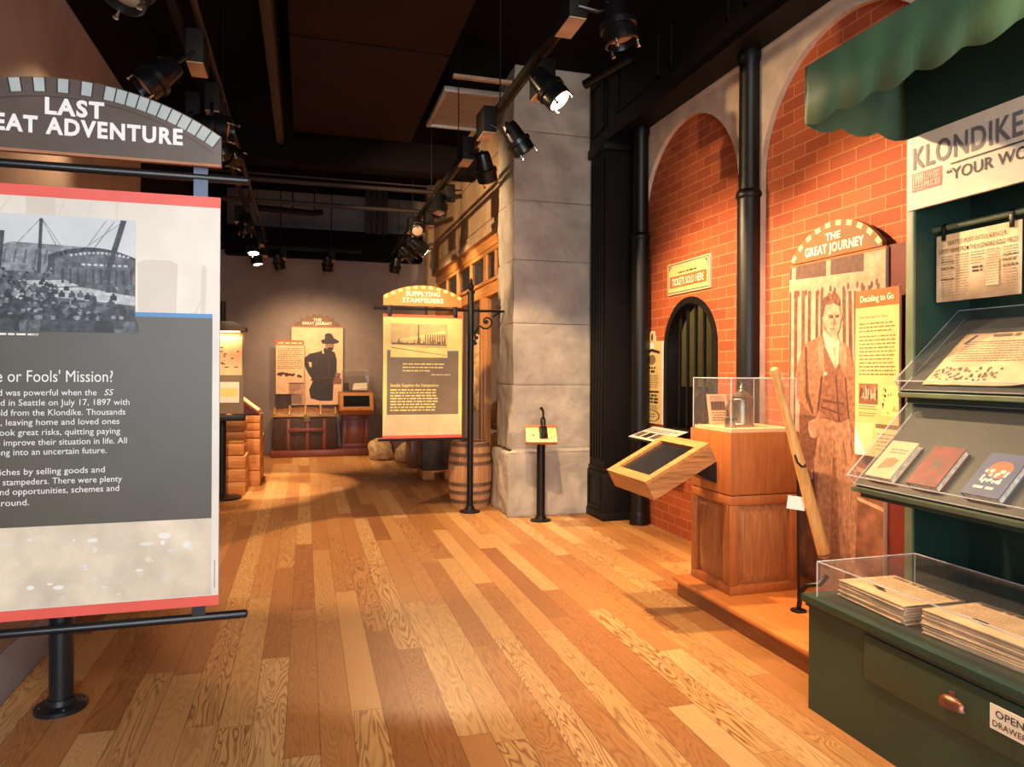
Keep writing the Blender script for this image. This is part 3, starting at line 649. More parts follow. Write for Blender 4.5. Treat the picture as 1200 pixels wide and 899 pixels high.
    for k in range(14): p.rc('ink_soft', W - .018, .08 + k * .009, W - .014, .086 + k * .009, 4)
    obj('printed_face', p, pn, smooth=0)
    # arched header
    xc, half, zb_ = -1.0, .63, 2.428
    r = (half ** 2 + .19 ** 2) / (2 * .19); czz = zb_ + .315 - r
    a0 = math.degrees(math.acos(half / r))
    top = arc(xc, czz, r, a0, 180 - a0, 40)
    b = B('arch_brown'); b.prism([(x_, 3.45, z_) for x_, z_ in [(xc + half, zb_)] + top + [(xc - half, zb_)]], (0, .03, 0)); b.use('arch_under').box(xc - half, xc + half, 3.4505, 3.4795, zb_ - .012, zb_); hd = obj('arched_header', b, t)
    p = Print((xc, 3.45, 0), (1, 0, 0), (0, 0, 1)); n = 29
    for k in range(n):
        g = (180 - 2 * a0) / n; aa, bb_ = a0 + g * k + .15, a0 + g * (k + 1) - .15
        if k % 2 == 0: o_ = arc(0, czz, r - .004, aa, bb_, 3); i_ = arc(0, czz, r - .062, bb_, aa, 3); p.pl('arch_block_sheen', o_ + i_, 1)
        elif k < 11: o_ = arc(0, czz, r - .004, aa, bb_, 3); i_ = arc(0, czz, r - .062, bb_, aa, 3); p.pl('arch_block_sheen', o_ + i_, 1)  # right-hand brown blocks painted pale too, for the cool sheen there
        p.pl('arch_line', [arc(0, czz, r - .003, aa - .3, aa, 1)[0], arc(0, czz, r - .003, aa, aa, 1)[0], arc(0, czz, r - .066, aa, aa, 1)[0], arc(0, czz, r - .066, aa - .3, aa, 1)[0]], 2)
    p.pl('arch_line', arc(0, czz, r - .082, a0 - 1.0, 181 - a0, 40) + arc(0, czz, r - .085, 181 - a0, a0 - 1.0, 40), 2)
    p.text('white_print', 'LAST', .045, 2.586, .067, .225, 3, .04, 0, 'C'); p.text('white_print', 'GREAT ADVENTURE', .47, 2.502, .067, .85, 3, .04, 0, 'R')
    setl(obj('lettering', p, hd, smooth=0), 'white capital letters LAST GREAT ADVENTURE')
    return t
big_sign()

# ------------------------------------------------------------------ hanging sign on the iron pole
def stampeders_sign():
    t = thing('pole_sign', 'black pole sign with arched header SUPPLYING STAMPEDERS, beside the barrel', 'sign', (1.69, 7.39, 0)); Y = 7.39
    b = B('iron_black'); b.tube((1.69, Y, .02), (1.69, Y, 2.33), .033, n=20); obj('pole', b, t)
    b = B('iron_black'); b.lathe((1.69, Y, 0), [(.11, 0), (.11, .012), (.055, .03), (.04, .07), (.034, .07)], 24); obj('base_flange', b, t)
    b = B('iron_black'); b.lathe((1.69, Y, 2.33), [(.045, 0), (.045, .02), (.02, .03), (.03, .05), (.034, .075), (.02, .1), (.012, .12), (.016, .135), (.004, .165)], 18); obj('finial', b, t)
    b = B('iron_black'); b.tube((.68, Y, 2.145), (2.06, Y, 2.145), .013); b.tube((.68, Y, 2.145), (.67, Y, 2.145), .02); obj('upper_rail', b, t)
    b = B('iron_black'); b.tube((.72, Y, .785), (1.69, Y, .785), .013); obj('lower_rail', b, t)
    b = B('iron_black')
    sp = [(1.86 + (.085 - .0105 * k * .55) * math.cos(R(-150 + k * 34)), Y, 2.03 + (.085 - .0105 * k * .55) * math.sin(R(-150 + k * 34))) for k in range(15)]
    b.path(sp, .009, 8); b.path([(1.72, Y, 1.80), (1.74, Y, 1.84), (1.735, Y, 1.9), (1.76, Y, 1.95), (1.78, Y, 1.985)], .010, 8); b.path([(1.93, Y, 2.08), (1.98, Y, 2.12), (2.02, Y, 2.14)], .009, 8)
    for (x_, z_, r_) in ((1.735, 1.80, .022), (1.755, 1.86, .02), (1.86, 2.03, .022), (1.74, 1.92, .018)): b.lathe((x_, Y - .012, z_), [(.004, 0), (r_, .006), (r_, .018), (.004, .024)], 12, (0, 1, 0))
    obj('scroll_bracket', b, t)
    for x_ in (.83, 1.52):
        b = B('iron_black'); b.box(x_ - .022, x_ + .022, Y - .02, Y + .01, 2.06, 2.19, .004); obj('hanger_clip', b, t)
    b = B('panel_edge'); b.box(.765, 1.59, Y - .015, Y + .005, .80, 2.085); pn = obj('panel', b, t)
    p = Print((.765, Y - .015, .80), (1, 0, 0), (0, 0, 1)); W, H = .825, 1.285
    p.rc('stamp_cream', 0, 0, W, H, 0); p.rc('panel_red', 0, 0, W, .03, 2); p.rc('orange_print', 0, H - .03, W, H, 2); p.rc('stamp_peach', .015, .03, W - .015, .24, 1)
    p.rc('panel_blue', .04, .905, W - .035, .915, 2); p.rc('stamp_dark', .04, .245, W - .035, .905, 2)
    u0, v0, u1, v1 = .075, .84, .67, 1.19; p.rc('stamp_sepia', u0, v0, u1, v1, 3)
    q = lambda a, c: (u0 + a * (u1 - u0), v0 + c * (v1 - v0))
    def qp(m, pts, l): p.pl(m, [q(*s_) for s_ in pts], l)
    qp('stamp_cream', [(0, 0), (1, 0), (1, .28), (.5, .30), (0, .40)], 4); qp('stamp_ink', [(.02, .38), (.98, .36), (.98, .40), (.02, .44)], 5)
    qp('stamp_cream', [(.05, .5), (.95, .82), (.98, .70), (.5, .55)], 4)
    rg = random.Random(9)
    for k in range(26): a = rg.uniform(.03, .95); c = .38; qp('stamp_ink', [(a, c), (a + .02, c), (a + .02, c + rg.uniform(.05, .24)), (a, c + rg.uniform(.05, .2))], 5 + .02 * k)
    for k in range(9): a = .6 + k * .042; qp('stamp_ink', [(a, .42), (a + .018, .42), (a + .018, .72), (a, .68)], 6)
    qp('stamp_ink', [(.47, .42), (.50, .42), (.495, .97), (.475, .97)], 7); qp('stamp_ink', [(0, .28), (.98, .06), (.98, .075), (0, .30)], 6)
    p.words('stamp_cream', .20, .765, .70, 3, .035, .012, 5, 4, .3); p.words('stamp_cream', .50, .655, .70, 1, .03, .010, 6, 4, .0)
    p.text('stamp_cream', 'Seattle Supplies the Stampeders', .075, .535, .032, .50, 4, .02)
    p.words('stamp_cream', .075, .495, .57, 8, .030, .014, 8, 4, .12)
    obj('printed_face', p, pn, smooth=0)
    xc, half, zb_ = 1.175, .41, 2.175; rise = .10; apex = .215; r = (half ** 2 + (apex - rise) ** 2) / (2 * (apex - rise)); cz = zb_ + apex - r; a0 = math.degrees(math.acos(half / r))
    b = B('stamp_arch'); b.prism([(x_, Y - .02, z_) for x_, z_ in [(xc + half, zb_)] + arc(xc, cz, r, a0, 180 - a0, 24) + [(xc - half, zb_)]], (0, .022, 0)); hd = obj('arched_header', b, t)
    p = Print((xc, Y - .02, 0), (1, 0, 0), (0, 0, 1))
    for k in range(0, 21, 2):
        g = (180 - 2 * a0) / 21; p.pl('stamp_cream', arc(0, cz, r - .002, a0 + g * k, a0 + g * (k + 1), 2) + arc(0, cz, r - .034, a0 + g * (k + 1), a0 + g * k, 2), 1)
    p.text('cream_text', 'SUPPLYING', .0, zb_ + .105, .045, .36, 3, .03, 0, 'C'); p.text('cream_text', 'STAMPEDERS', .0, zb_ + .038, .045, .43, 3, .03, 0, 'C')
    obj('lettering', p, hd, smooth=0)
stampeders_sign()

# ------------------------------------------------------------------ barrel
def barrel():
    cx_, cy_ = 1.775, 7.77; t = thing('barrel', 'small wooden barrel with iron hoops beside the stone pillar base', 'barrel', (cx_, cy_, 0))
    prof = lambda z: .205 + .04 * (1 - ((z - .36) / .36) ** 2)
    b = B('barrel_wood'); n = 22; zs = [k * .06 for k in range(13)]; rings = []
    for z in zs: rings.append([[b.bm.verts.new((cx_ + (prof(z) - d_) * math.cos(a), cy_ + (prof(z) - d_) * math.sin(a), z)) for a, d_ in ((2 * math.pi * (k + f) / n, dd) for f, dd in ((.03, 0), (.97, 0), (1.0, .004)))] for k in range(n)])
    for ra, rb in zip(rings, rings[1:]):
        fa = [v_ for g in ra for v_ in g]; fb2 = [v_ for g in rb for v_ in g]
        for i in range(len(fa)): j = (i + 1) % len(fa); b.face([fa[i], fa[j], fb2[j], fb2[i]])
    obj('staves', b, t, smooth=25)
    b = B('barrel_wood'); b.lathe((cx_, cy_, .68), [(.2, 0), (.2, .012)], 24); obj('lid', b, t)
    for z in (.05, .15, .24, .47, .56, .67):
        b = B('hoop_iron'); b.lathe((cx_, cy_, 0), [(prof(z) - .01, z), (prof(z) + .004, z), (prof(z + .04) + .004, z + .04), (prof(z + .04) - .01, z + .04)], 32); obj('hoop', b, t)
barrel()
# ------------------------------------------------------------------ embosser stand
def stand():
    t = thing('label_stand', 'slim black post stand with tilted label board before the stone pillar', 'stand', (2.28, 6.78, 0))
    b = B('iron_black'); b.tube((2.28, 6.78, .02), (2.28, 6.78, .80), .043, n=20); obj('post', b, t)
    b = B('iron_black'); b.lathe((2.28, 6.78, 0), [(.105, 0), (.105, .012), (.06, .022), (.05, .05), (.044, .05)], 24); obj('base_flange', b, t)
    c = Vector((2.27, 6.75, .865)); rot = Matrix.Rotation(R(-14), 3, 'Z') @ Matrix.Rotation(R(36), 3, 'X')
    b = B('oak_side'); b.obox(c, (.31, .26, .035), rot, .004); bd = obj('tilted_board', b, t)
    u = rot @ Vector((1, 0, 0)); v_ = rot @ Vector((0, 1, 0)); nrm = rot @ Vector((0, 0, 1))
    p = Print(c - u * .152 - v_ * .127 + nrm * .0175, u, v_); p.rc('stamp_cream', 0, 0, .304, .254, 0); p.rc('orange_print', 0, .215, .304, .254, 1); p.rc('stamp_peach', .0, .0, .304, .06, 1); p.el('ink_soft', .07, .10, .018, .014, 2); p.words('ink_soft', .02, .05, .28, 3, .016, .006, 3, 2)
    obj('label_print', p, bd, smooth=0)
    e = thing('seal_press', 'black cast iron seal press with upright lever on the tilted label board', 'press', c + u * .02 + nrm * .018)
    k = c + u * .02 + v_ * .0 + nrm * .0205
    b = B('iron_black'); b.obox(k + v_ * .0 + nrm * .012, (.085, .16, .024), rot, .008); obj('base', b, e)
    up = Vector((0, 0, 1))
    b = B('iron_black'); b.path([k + v_ * .05, k + v_ * .055 + up * .06, k + v_ * .03 + up * .12, k + v_ * -.02 + up * .135, k + v_ * -.06 + up * .10], [.022, .026, .028, .026, .02], 12); b.lathe(k + v_ * -.06 + up * .01, [(.03, 0), (.03, .03), (.02, .045), (.02, .09)], 16); obj('frame', b, e)
    b = B('gloss_black'); b.path([k + v_ * -.02 + up * .12, k + v_ * -.01 + up * .17, k + v_ * .01 + up * .21, k + v_ * .0 + up * .245 + u * -.012, k + v_ * -.02 + up * .262 + u * -.022], [.014, .011, .011, .013, .016], 10); obj('lever', b, e)
stand()

# ------------------------------------------------------------------ brick wall signs
def wall_signs():
    b = B('panel_edge'); b.box(3.262, 3.279, 5.27, 6.0, 2.215, 2.505)
    o = solo('ticket_sign', b, 'cream and orange sign TICKETS SOLD HERE above the arched window', 'sign', (3.27, 5.63, 2.21))
    p = Print((3.262, 6.0, 2.215), (0, -1, 0), (0, 0, 1)); W, H = .73, .29
    p.rc('yellow_print', 0, 0, W, H, 0)
    for (a, c, d, e) in ((.012, .012, W - .012, .022), (.012, H - .022, W - .012, H - .012), (.012, .012, .02, H - .012), (W - .02, .012, W - .012, H - .012)): p.rc('ink_blue', a, c, d, e, 1)
    for k in range(4):
        p.pl('ink_blue', [(.03, H - .03 - k * .02), (.09 - k * .015, H - .03), (.10 - k * .015, H - .034), (.03, H - .038 - k * .02)], 2); p.pl('ink_blue', [(W - .03, H - .03 - k * .02), (W - .09 + k * .015, H - .03), (W - .10 + k * .015, H - .034), (W - .03, H - .038 - k * .02)], 2)
    p.rc('orange_print', .05, .06, W - .05, .165, 2); p.text('cream_text', 'TICKETS SOLD HERE', W / 2, .08, .065, .55, 4, .01, 0, 'C'); p.words('ink', .2, .185, .52, 1, .02, .014, 4, 3, 0)
    obj('printed_face', p, o, smooth=0)
    b = B('panel_edge'); b.prism([(3.262, y_, z_) for y_, z_ in ((6.5, 1.0), (6.1, 1.0), (6.1, 1.8), (6.25, 1.8), (6.27, 1.9), (6.33, 1.9), (6.35, 1.8), (6.5, 1.8))], (.017, 0, 0))
    o = solo('wall_poster', b, 'narrow cream broadside poster left of the arched ticket window', 'poster', (3.27, 6.3, 1.0))
    p = Print((3.262, 6.5, 1.0), (0, -1, 0), (0, 0, 1)); W = .4
    p.rc('yellow_print', 0, 0, W, .8, 0); p.rc('yellow_print', .15, .8, .25, .89, 0); p.el('ink', .2, .84, .02, .035, 1); p.el('card_white', .2, .75, .05, .04, 1); p.el('ink_soft', .2, .62, .08, .05, 2)
    p.pl('ink', [(.04, .70), (.2, .73), (.36, .70), (.36, .675), (.2, .70), (.04, .675)], 2)
    p.words('ink', .07, .53, .34, 2, .035, .022, 2, 3, .2); p.words('ink_soft', .07, .46, .34, 6, .022, .009, 3, 3, .2); p.rc('ink', .06, .30, .34, .318, 3); p.words('ink', .08, .262, .33, 3, .032, .020, 6, 3, .2); p.words('ink_soft', .1, .165, .32, 2, .02, .009, 7, 3, .2)
    for k in range(26): a = k * 2 * math.pi / 26; p.el('ink_blue', .2 + .15 * math.cos(a), .075 + .055 * math.sin(a), .014, .009, 3, 6)
    p.words('ink', .13, .085, .27, 2, .025, .010, 8, 3, .1)
    obj('printed_face', p, o, smooth=0)
    t = thing('reading_ledge', 'small black tilted ledge with printed strip under the ticket window', 'ledge', (3.1, 5.95, .9))
    b = B('iron_black'); b.hexa([(3.0, 5.62, .855), (3.28, 5.62, .80), (3.28, 6.28, .80), (3.0, 6.28, .855), (3.0, 5.62, .875), (3.28, 5.62, .97), (3.28, 6.28, .97), (3.0, 6.28, .875)]); obj('bracket', b, t)
    p = Print((3.0, 6.28, .876), (0, -1, 0), (.28, 0, .095)); p.rc('card_white', 0, 0, .66, .29, 0)
    for k in range(4): p.rc('ink' if k % 2 else 'ink_soft', .03 + k * .16, .04, .15 + k * .16, .15, 1)
    p.words('ink', .03, .22, .6, 2, .03, .012, 3, 1); obj('printed_strip', p, t, smooth=0)
wall_signs()

# ------------------------------------------------------------------ great journey exhibit
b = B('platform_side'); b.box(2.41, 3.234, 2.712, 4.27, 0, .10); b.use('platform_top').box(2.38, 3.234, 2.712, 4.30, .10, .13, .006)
solo('platform', b, 'low orange wooden platform under the display pedestal by the brick wall', 'platform', (2.8, 3.5, 0))
MAN = [('win',[(2,2087),(24,2091),(25,2007),(2,2009)]),('win',[(68,2092),(360,2092),(358,1992),(66,2004)]),('win',[(401,2091),(681,2089),(679,1981),(399,1992)]),
('stripe',[(53,1928),(88,1928),(80,1000),(52,1000)]),('stripe',[(128,1920),(160,1920),(160,1000),(129,1000)]),('stripe',[(191,1913),(218,1914),(219,1356),(188,1355)]),('stripe',[(264,1905),(290,1906),(287,1356),(264,1356)]),('stripe',[(309,1900),(335,1901),(331,1356),(309,1356)]),('stripe',[(504,1879),(531,1880),(542,1358),(515,1358)]),('stripe',[(555,1874),(581,1875),(600,1000),(570,1000)]),('stripe',[(601,1869),(625,1871),(650,900),(626,900)]),('stripe',[(660,1890),(690,1893),(712,900),(682,900)]),('stripe',[(714,1889),(740,1891),(750,900),(724,900)]),('stripe',[(782,1891),(805,1894),(815,900),(792,900)]),('stripe',[(5,1928),(20,1928),(16,1000),(5,1000)]),
('ground',[(537,850),(840,930),(840,5),(542,5)]),('light',[(622,810),(840,771),(840,747),(622,781)]),('light',[(633,627),(840,595),(840,572),(646,605)]),('groundl',[(5,786),(243,922),(326,87),(300,5),(5,5)]),('lighthand',[(166,670),(244,740),(253,683),(206,649)]),
('trousers',[(300,1137),(395,1078),(483,1057),(559,1089),(600,1080),(630,925),(639,650),(637,482),(626,256),(600,160),(345,160),(324,403),(276,686),(268,849),(282,980)]),('legline',[(431,837),(460,841),(500,236),(470,160),(410,160),(416,525)]),
('jacket',[(167,1565),(318,1611),(340,1623),(383,1534),(454,1395),(477,1444),(479,1571),(534,1552),(572,1522),(606,1419),(634,1274),(646,963),(601,944),(567,1090),(500,1058),(431,1068),(285,1094),(255,1069),(190,1052),(150,1102),(100,1180),(61,1246),(72,1375),(112,1469)]),('jacketlow',[(122,1181),(255,1069),(290,955),(268,823),(173,759),(124,886),(111,1046)]),
('vest',[(337,1536),(377,1522),(453,1395),(484,1432),(511,1395),(536,1247),(554,1089),(483,1057),(395,1078),(304,1130),(321,1241),(357,1357)]),('lapel',[(318,1611),(278,1531),(297,1511),(297,1447),(357,1357),(341,1536)]),('lapel',[(479,1571),(534,1552),(551,1468),(535,1395),(511,1395),(487,1444)]),
('sleeveline',[(167,1541),(186,1541),(204,1237),(255,1108),(240,1097),(173,1210)]),('sleeveline',[(320,1356),(339,1344),(307,1137),(281,1099)]),('sleeveline',[(528,1345),(542,1345),(574,1090),(560,1089)]),('fold',[(340,1203),(533,1186),(536,1174),(340,1185)]),('fold',[(326,1157),(517,1117),(517,1108),(326,1143)]),('fold',[(449,1357),(460,1357),(493,1072),(479,1064)]),
('shirt',[(337,1623),(360,1640),(420,1584),(451,1570),(476,1589),(484,1569),(480,1432),(453,1395),(414,1455),(363,1535)]),('tie',[(431,1533),(448,1530),(466,1420),(453,1400),(435,1445)]),('hand',[(213,1066),(255,1077),(282,1032),(290,955),(264,945),(226,949),(202,1000)]),('cuff',[(194,1065),(255,1087),(263,1070),(213,1051)]),
('neck',[(360,1656),(465,1617),(476,1584),(448,1567),(418,1581),(366,1629)]),('face',[(354,1806),(416,1816),(474,1795),(492,1754),(497,1704),(485,1645),(455,1602),(427,1596),(391,1618),(364,1660),(343,1715)]),('ear',[(329,1739),(347,1733),(354,1694),(340,1695)]),('ear',[(495,1732),(507,1733),(506,1704),(495,1697)]),
('hair',[(314,1749),(317,1820),(346,1853),(375,1863),(389,1883),(416,1871),(425,1892),(463,1866),(484,1837),(491,1791),(474,1790),(434,1812),(404,1804),(364,1805),(350,1766),(340,1730),(321,1732)]),
('eye',[(390,1734),(434,1729),(433,1716),(397,1719)]),('eye',[(450,1730),(485,1730),(481,1717),(454,1716)]),('brow',[(383,1743),(436,1736),(436,1730),(387,1736)]),('brow',[(448,1735),(488,1737),(488,1732),(450,1729)]),('shade',[(435,1716),(445,1715),(458,1674),(444,1668),(423,1677),(433,1684)]),('mouth',[(398,1657),(426,1649),(454,1651),(451,1645),(426,1642),(401,1649)]),('shade',[(347,1708),(366,1660),(395,1618),(380,1618),(351,1656)]),('pin',[(350,1376),(378,1376),(379,1357),(350,1356)])]
MM = dict(win='sep_win', stripe='sep_stripe', ground='sep_ground', light='sep_light', groundl='sep_ground', lighthand='sep_light', trousers='sep_trouser', legline='sep_jacket', jacket='sep_jacket', jacketlow='sep_vest', vest='sep_vest', lapel='sep_trouser', sleeveline='sep_dark', fold='sep_dark', shirt='sep_shirt', tie='sep_skin', hand='sep_skin', cuff='sep_vest', neck='sep_skin', face='sep_skin', ear='sep_skin', hair='sep_hair', eye='sep_dark', brow='sep_hair', shade='sep_jacket', mouth='sep_vest', pin='sep_shirt')
def journey():
    t = thing('photo_display', 'tall sepia photograph panel of a standing man with arched header THE GREAT JOURNEY', 'exhibit panel', (3.2, 3.75, .13))
    b = B('panel_edge'); b.box(3.2, 3.222, 3.32, 4.165, .13, 2.235); pn = obj('photo_board', b, t)
    p = Print((3.2, 4.165, .13), (0, -1, 0), (0, 0, 1), .00025); p.rc('sep_light', 0, 0, .845, 2.105, 0); p.rc('orange_print', 0, 2.088, .845, 2.105, 3)
    p.rc('sep_skin', 0, 1.915, .845, 1.975, 1)
    for k in range(22): u = .02 + k * .038; p.el('sep_stripe' if k % 3 else 'sep_skin', u, 1.905 - (k % 2) * .012, .012, .022, 2, 8)
    for i, (n, pts) in enumerate(MAN): p.pl(MM[n], [(a / 1000, c / 1000) for a, c in pts], 3 + i * .5)
    rg = random.Random(3)
    for k in range(60): u = rg.uniform(.3, .62); z = rg.uniform(.2, 1.0); p.pl('sep_jacket' if k % 2 else 'sep_skin', [(u, z), (u + .008, z - .01), (u + rg.uniform(-.01, .03), z - rg.uniform(.05, .14))], 40)
    obj('sepia_photograph', p, pn, smooth=0)
    b = B('red_backing'); b.box(3.224, 3.234, 3.14, 4.1, .13, 2.24); obj('backing_board', b, t)
    yc, half, zb_ = 3.735, .40, 2.237; rise, apex = .03, .225; r = (half ** 2 + (apex - rise) ** 2) / (2 * (apex - rise)); cz = zb_ + apex - r; a0 = math.degrees(math.acos(half / r))
    b = B('gold_arch'); b.prism([(3.19, y_, z_) for y_, z_ in [(yc + half, zb_)] + [(2 * yc - q_[0], q_[1]) for q_ in arc(yc, cz, r, 180 - a0, a0, 24)][::1] + [(yc - half, zb_)]], (.03, 0, 0)); hd = obj('arched_header', b, t)
    p = Print((3.19, yc, 0), (0, -1, 0), (0, 0, 1), .0004)
    for k in range(0, 19, 2):
        g = (180 - 2 * a0) / 19; p.pl('gold_block', arc(0, cz, r - .002, a0 + g * k, a0 + g * (k + 1), 2) + arc(0, cz, r - .036, a0 + g * (k + 1), a0 + g * k, 2), 1)
    p.pl('ink_soft', arc(0, cz, r - .050, a0 + 4, 176 - a0, 24) + arc(0, cz, r - .053, 176 - a0, a0 + 4, 24), 1)
    p.text('cream_text', 'THE', 0, zb_ + .108, .045, .13, 3, .03, 0, 'C'); p.text('cream_text', 'GREAT JOURNEY', 0, zb_ + .032, .055, .52, 3, .03, 0, 'C'); obj('lettering', p, hd, smooth=0)
    t = thing('text_panel', 'yellow text panel with orange header Deciding to Go in front of the photograph', 'exhibit panel', (3.16, 3.35, 1.02))
    b = B('panel_edge'); b.box(3.15, 3.165, 3.17, 3.495, 1.02, 1.985); pn = obj('board', b, t)
    b = B('red_backing'); b.box(3.165, 3.2, 3.2, 3.26, 1.1, 1.9); obj('spacer', b, t)
    p = Print((3.15, 3.495, 1.02), (0, -1, 0), (0, 0, 1), .0003); W, H = .325, .965
    p.rc('yellow_print', 0, 0, W, H, 0); p.rc('orange_print', 0, H - .10, W, H, 1); p.text('cream_text', 'Deciding to Go', W / 2, H - .067, .036, .25, 3, .012, 0, 'C')
    p.text('ink_soft', "John Nordstrom's Story", .03, .80, .017, .22, 3, .01); p.words('ink_soft', .03, .765, .30, 3, .022, .008, 2, 3, .1); p.words('ink_soft', .03, .69, .30, 11, .022, .008, 3, 3, .08)
    p.rc('sep_ground', .03, .30, .175, .42, 3); p.rc('sep_light', .05, .335, .16, .365, 4)
    rg = random.Random(2)
    for k in range(30): a = rg.uniform(.035, .165); p.rc('sep_dark' if k % 2 else 'sep_shirt', a, .32 + rg.random() * .03, a + .006, .35 + rg.random() * .06, 5 + k * .1)
    p.rc('stamp_cream', .20, .24, .32, .41, 3)
    for k in range(16): p.el('sep_skin', .21 + rg.random() * .1, .25 + rg.random() * .15, .008, .01, 4, 6)
    p.words('ink_soft', .03, .285, .17, 2, .015, .005, 5, 3); p.words('ink_soft', .03, .245, .17, 2, .015, .005, 6, 3); p.rc('stamp_peach', 0, 0, .14, .19, 2); p.rc('stamp_peach', .16, 0, W, .19, 2); p.rc('ink_soft', .16, .165, W, .19, 3); p.words('ink_soft', .17, .13, .31, 5, .022, .006, 9, 3); p.pl('card_white', [(0, 0), (.09, 0), (0, .16)], 4)
    obj('printed_face', p, pn, smooth=0)
journey()
def acry_box(name, parent, x0, x1, y0, y1, z0, z1, mat='acrylic', e=.004, bottom=False):
    b = B(mat); th = .004
    b.box(x0, x1, y0, y0 + th, z0, z1); b.box(x0, x1, y1 - th, y1, z0, z1); b.box(x0, x0 + th, y0 + th, y1 - th, z0, z1); b.box(x1 - th, x1, y0 + th, y1 - th, z0, z1); b.box(x0 + th, x1 - th, y0 + th, y1 - th, z1 - th, z1)
    b.use('acrylic_edge')
    for x_ in (x0, x1):
        for y_ in (y0, y1): b.box(x_ - e / 2, x_ + e / 2, y_ - e / 2, y_ + e / 2, z0, z1)
    for z_ in (z1,):
        for y_ in (y0, y1): b.box(x0, x1, y_ - e / 2, y_ + e / 2, z_ - e / 2, z_ + e / 2)
        for x_ in (x0, x1): b.box(x_ - e / 2, x_ + e / 2, y0, y1, z_ - e / 2, z_ + e / 2)
    return obj(name, b, parent, smooth=0)
def raised_panel(b, face, fix, a0, a1, z0, z1, mat_f, mat_p):
    # frame-and-panel door: face 'x' (facing -X at x=fix) or 'y' (facing -Y at y=fix)
    def bx(u0, u1, w0, w1, d0, d1, bev=0):
        if face == 'x': b.box(fix - d1, fix - d0, u0, u1, w0, w1, bev)
        else: b.box(u0, u1, fix - d1, fix - d0, w0, w1, bev)
    m = .058; b.use(mat_f)
    bx(a0, a1, z0, z0 + m, 0, .026, .005); bx(a0, a1, z1 - m, z1, 0, .026, .005); bx(a0, a0 + m, z0 + m, z1 - m, 0, .026, .005); bx(a1 - m, a1, z0 + m, z1 - m, 0, .026, .005)
    b.use(mat_p); i = m + .006; o_ = m + .065
    if face == 'x': f = lambda u, w, d: (fix - d, u, w)
    else: f = lambda u, w, d: (u, fix - d, w)
    A = [(a0 + i, z0 + i), (a1 - i, z0 + i), (a1 - i, z1 - i), (a0 + i, z1 - i)]; C_ = [(a0 + o_, z0 + o_), (a1 - o_, z0 + o_), (a1 - o_, z1 - o_), (a0 + o_, z1 - o_)]
    b.hexa([f(u, w, .0) for u, w in A] + [f(u, w, .024) for u, w in C_])
def pedestal():
    t = thing('display_pedestal', 'cherry wood display pedestal with clear case and tilted screen, on the platform', 'display case', (2.75, 4.04, .13))
    x0, x1, y0, y1 = 2.5, 3.0, 3.8, 4.27
    b = B('cherry'); b.box(x0 + .026, x1 - .01, y0 + .026, y1 - .01, .13, .76); b.box(x0, x1, y0, y1, .745, 1.13, .004); obj('cabinet_body', b, t)
    b = B('walnut'); raised_panel(b, 'y', y0 + .028, x0 + .002, x1 - .002, .13, .74, 'cherry', 'walnut'); obj('front_panel', b, t)
    b = B('walnut'); raised_panel(b, 'x', x0 + .028, y0 + .028, y1 - .01, .13, .74, 'cherry', 'walnut'); obj('side_panel', b, t)
    b = B('stamp_peach'); b.box(x0 + .02, x1 - .02, y0 + .02, y1 - .02, 1.13, 1.15); obj('display_deck', b, t)
    acry_box('clear_cover', t, x0 + .01, x1 - .02, y0 + .01, y1 - .02, 1.135, 1.465)
    # tilted screen box facing the room
    lo, hi = Vector((1.915, 0, .855)), Vector((2.335, 0, 1.075)); d = (hi - lo).normalized(); n = Vector((-d.z, 0, d.x)); dn = -n * .125; Y0, Y1 = 3.775, 4.33
    b = B('oak_frame'); f = .065; L = (hi - lo).length
    P_ = lambda s_, y_, h_: lo + d * s_ + Vector((0, y_, 0)) - n * h_
    def slab(s0, s1, ya, yb, h0, h1): b.hexa([P_(s0, ya, h1), P_(s1, ya, h1), P_(s1, yb, h1), P_(s0, yb, h1), P_(s0, ya, h0), P_(s1, ya, h0), P_(s1, yb, h0), P_(s0, yb, h0)])
    slab(0, L, Y0, Y0 + f, 0, .02); slab(0, L, Y1 - f, Y1, 0, .02); slab(0, f, Y0 + f, Y1 - f, 0, .02); slab(L - f, L, Y0 + f, Y1 - f, 0, .02)
    b.use('oak_side'); slab(0.001, L - .001, Y0 + .001, Y0 + .02, .02, .125); slab(0.001, L - .001, Y1 - .02, Y1 - .001, .02, .125); b.use('oak_frame'); slab(0.001, .02, Y0 + .02, Y1 - .02, .02, .125); slab(L - .02, L - .001, Y0 + .02, Y1 - .02, .02, .125); slab(.02, L - .02, Y0 + .02, Y1 - .02, .11, .125)
    mo = obj('monitor_box', b, t, smooth=0)
    b = B('screen_black'); slab(f, L - f, Y0 + f, Y1 - f, .018, .03); obj('screen', b, mo, smooth=0)
    b = B('iron_black'); b.hexa([(2.36, 3.95, .86), (2.5, 3.95, .80), (2.5, 4.15, .80), (2.36, 4.15, .86), (2.36, 3.95, .98), (2.5, 3.95, .94), (2.5, 4.15, .94), (2.36, 4.15, .98)]); obj('mount_bracket', b, t)
pedestal()
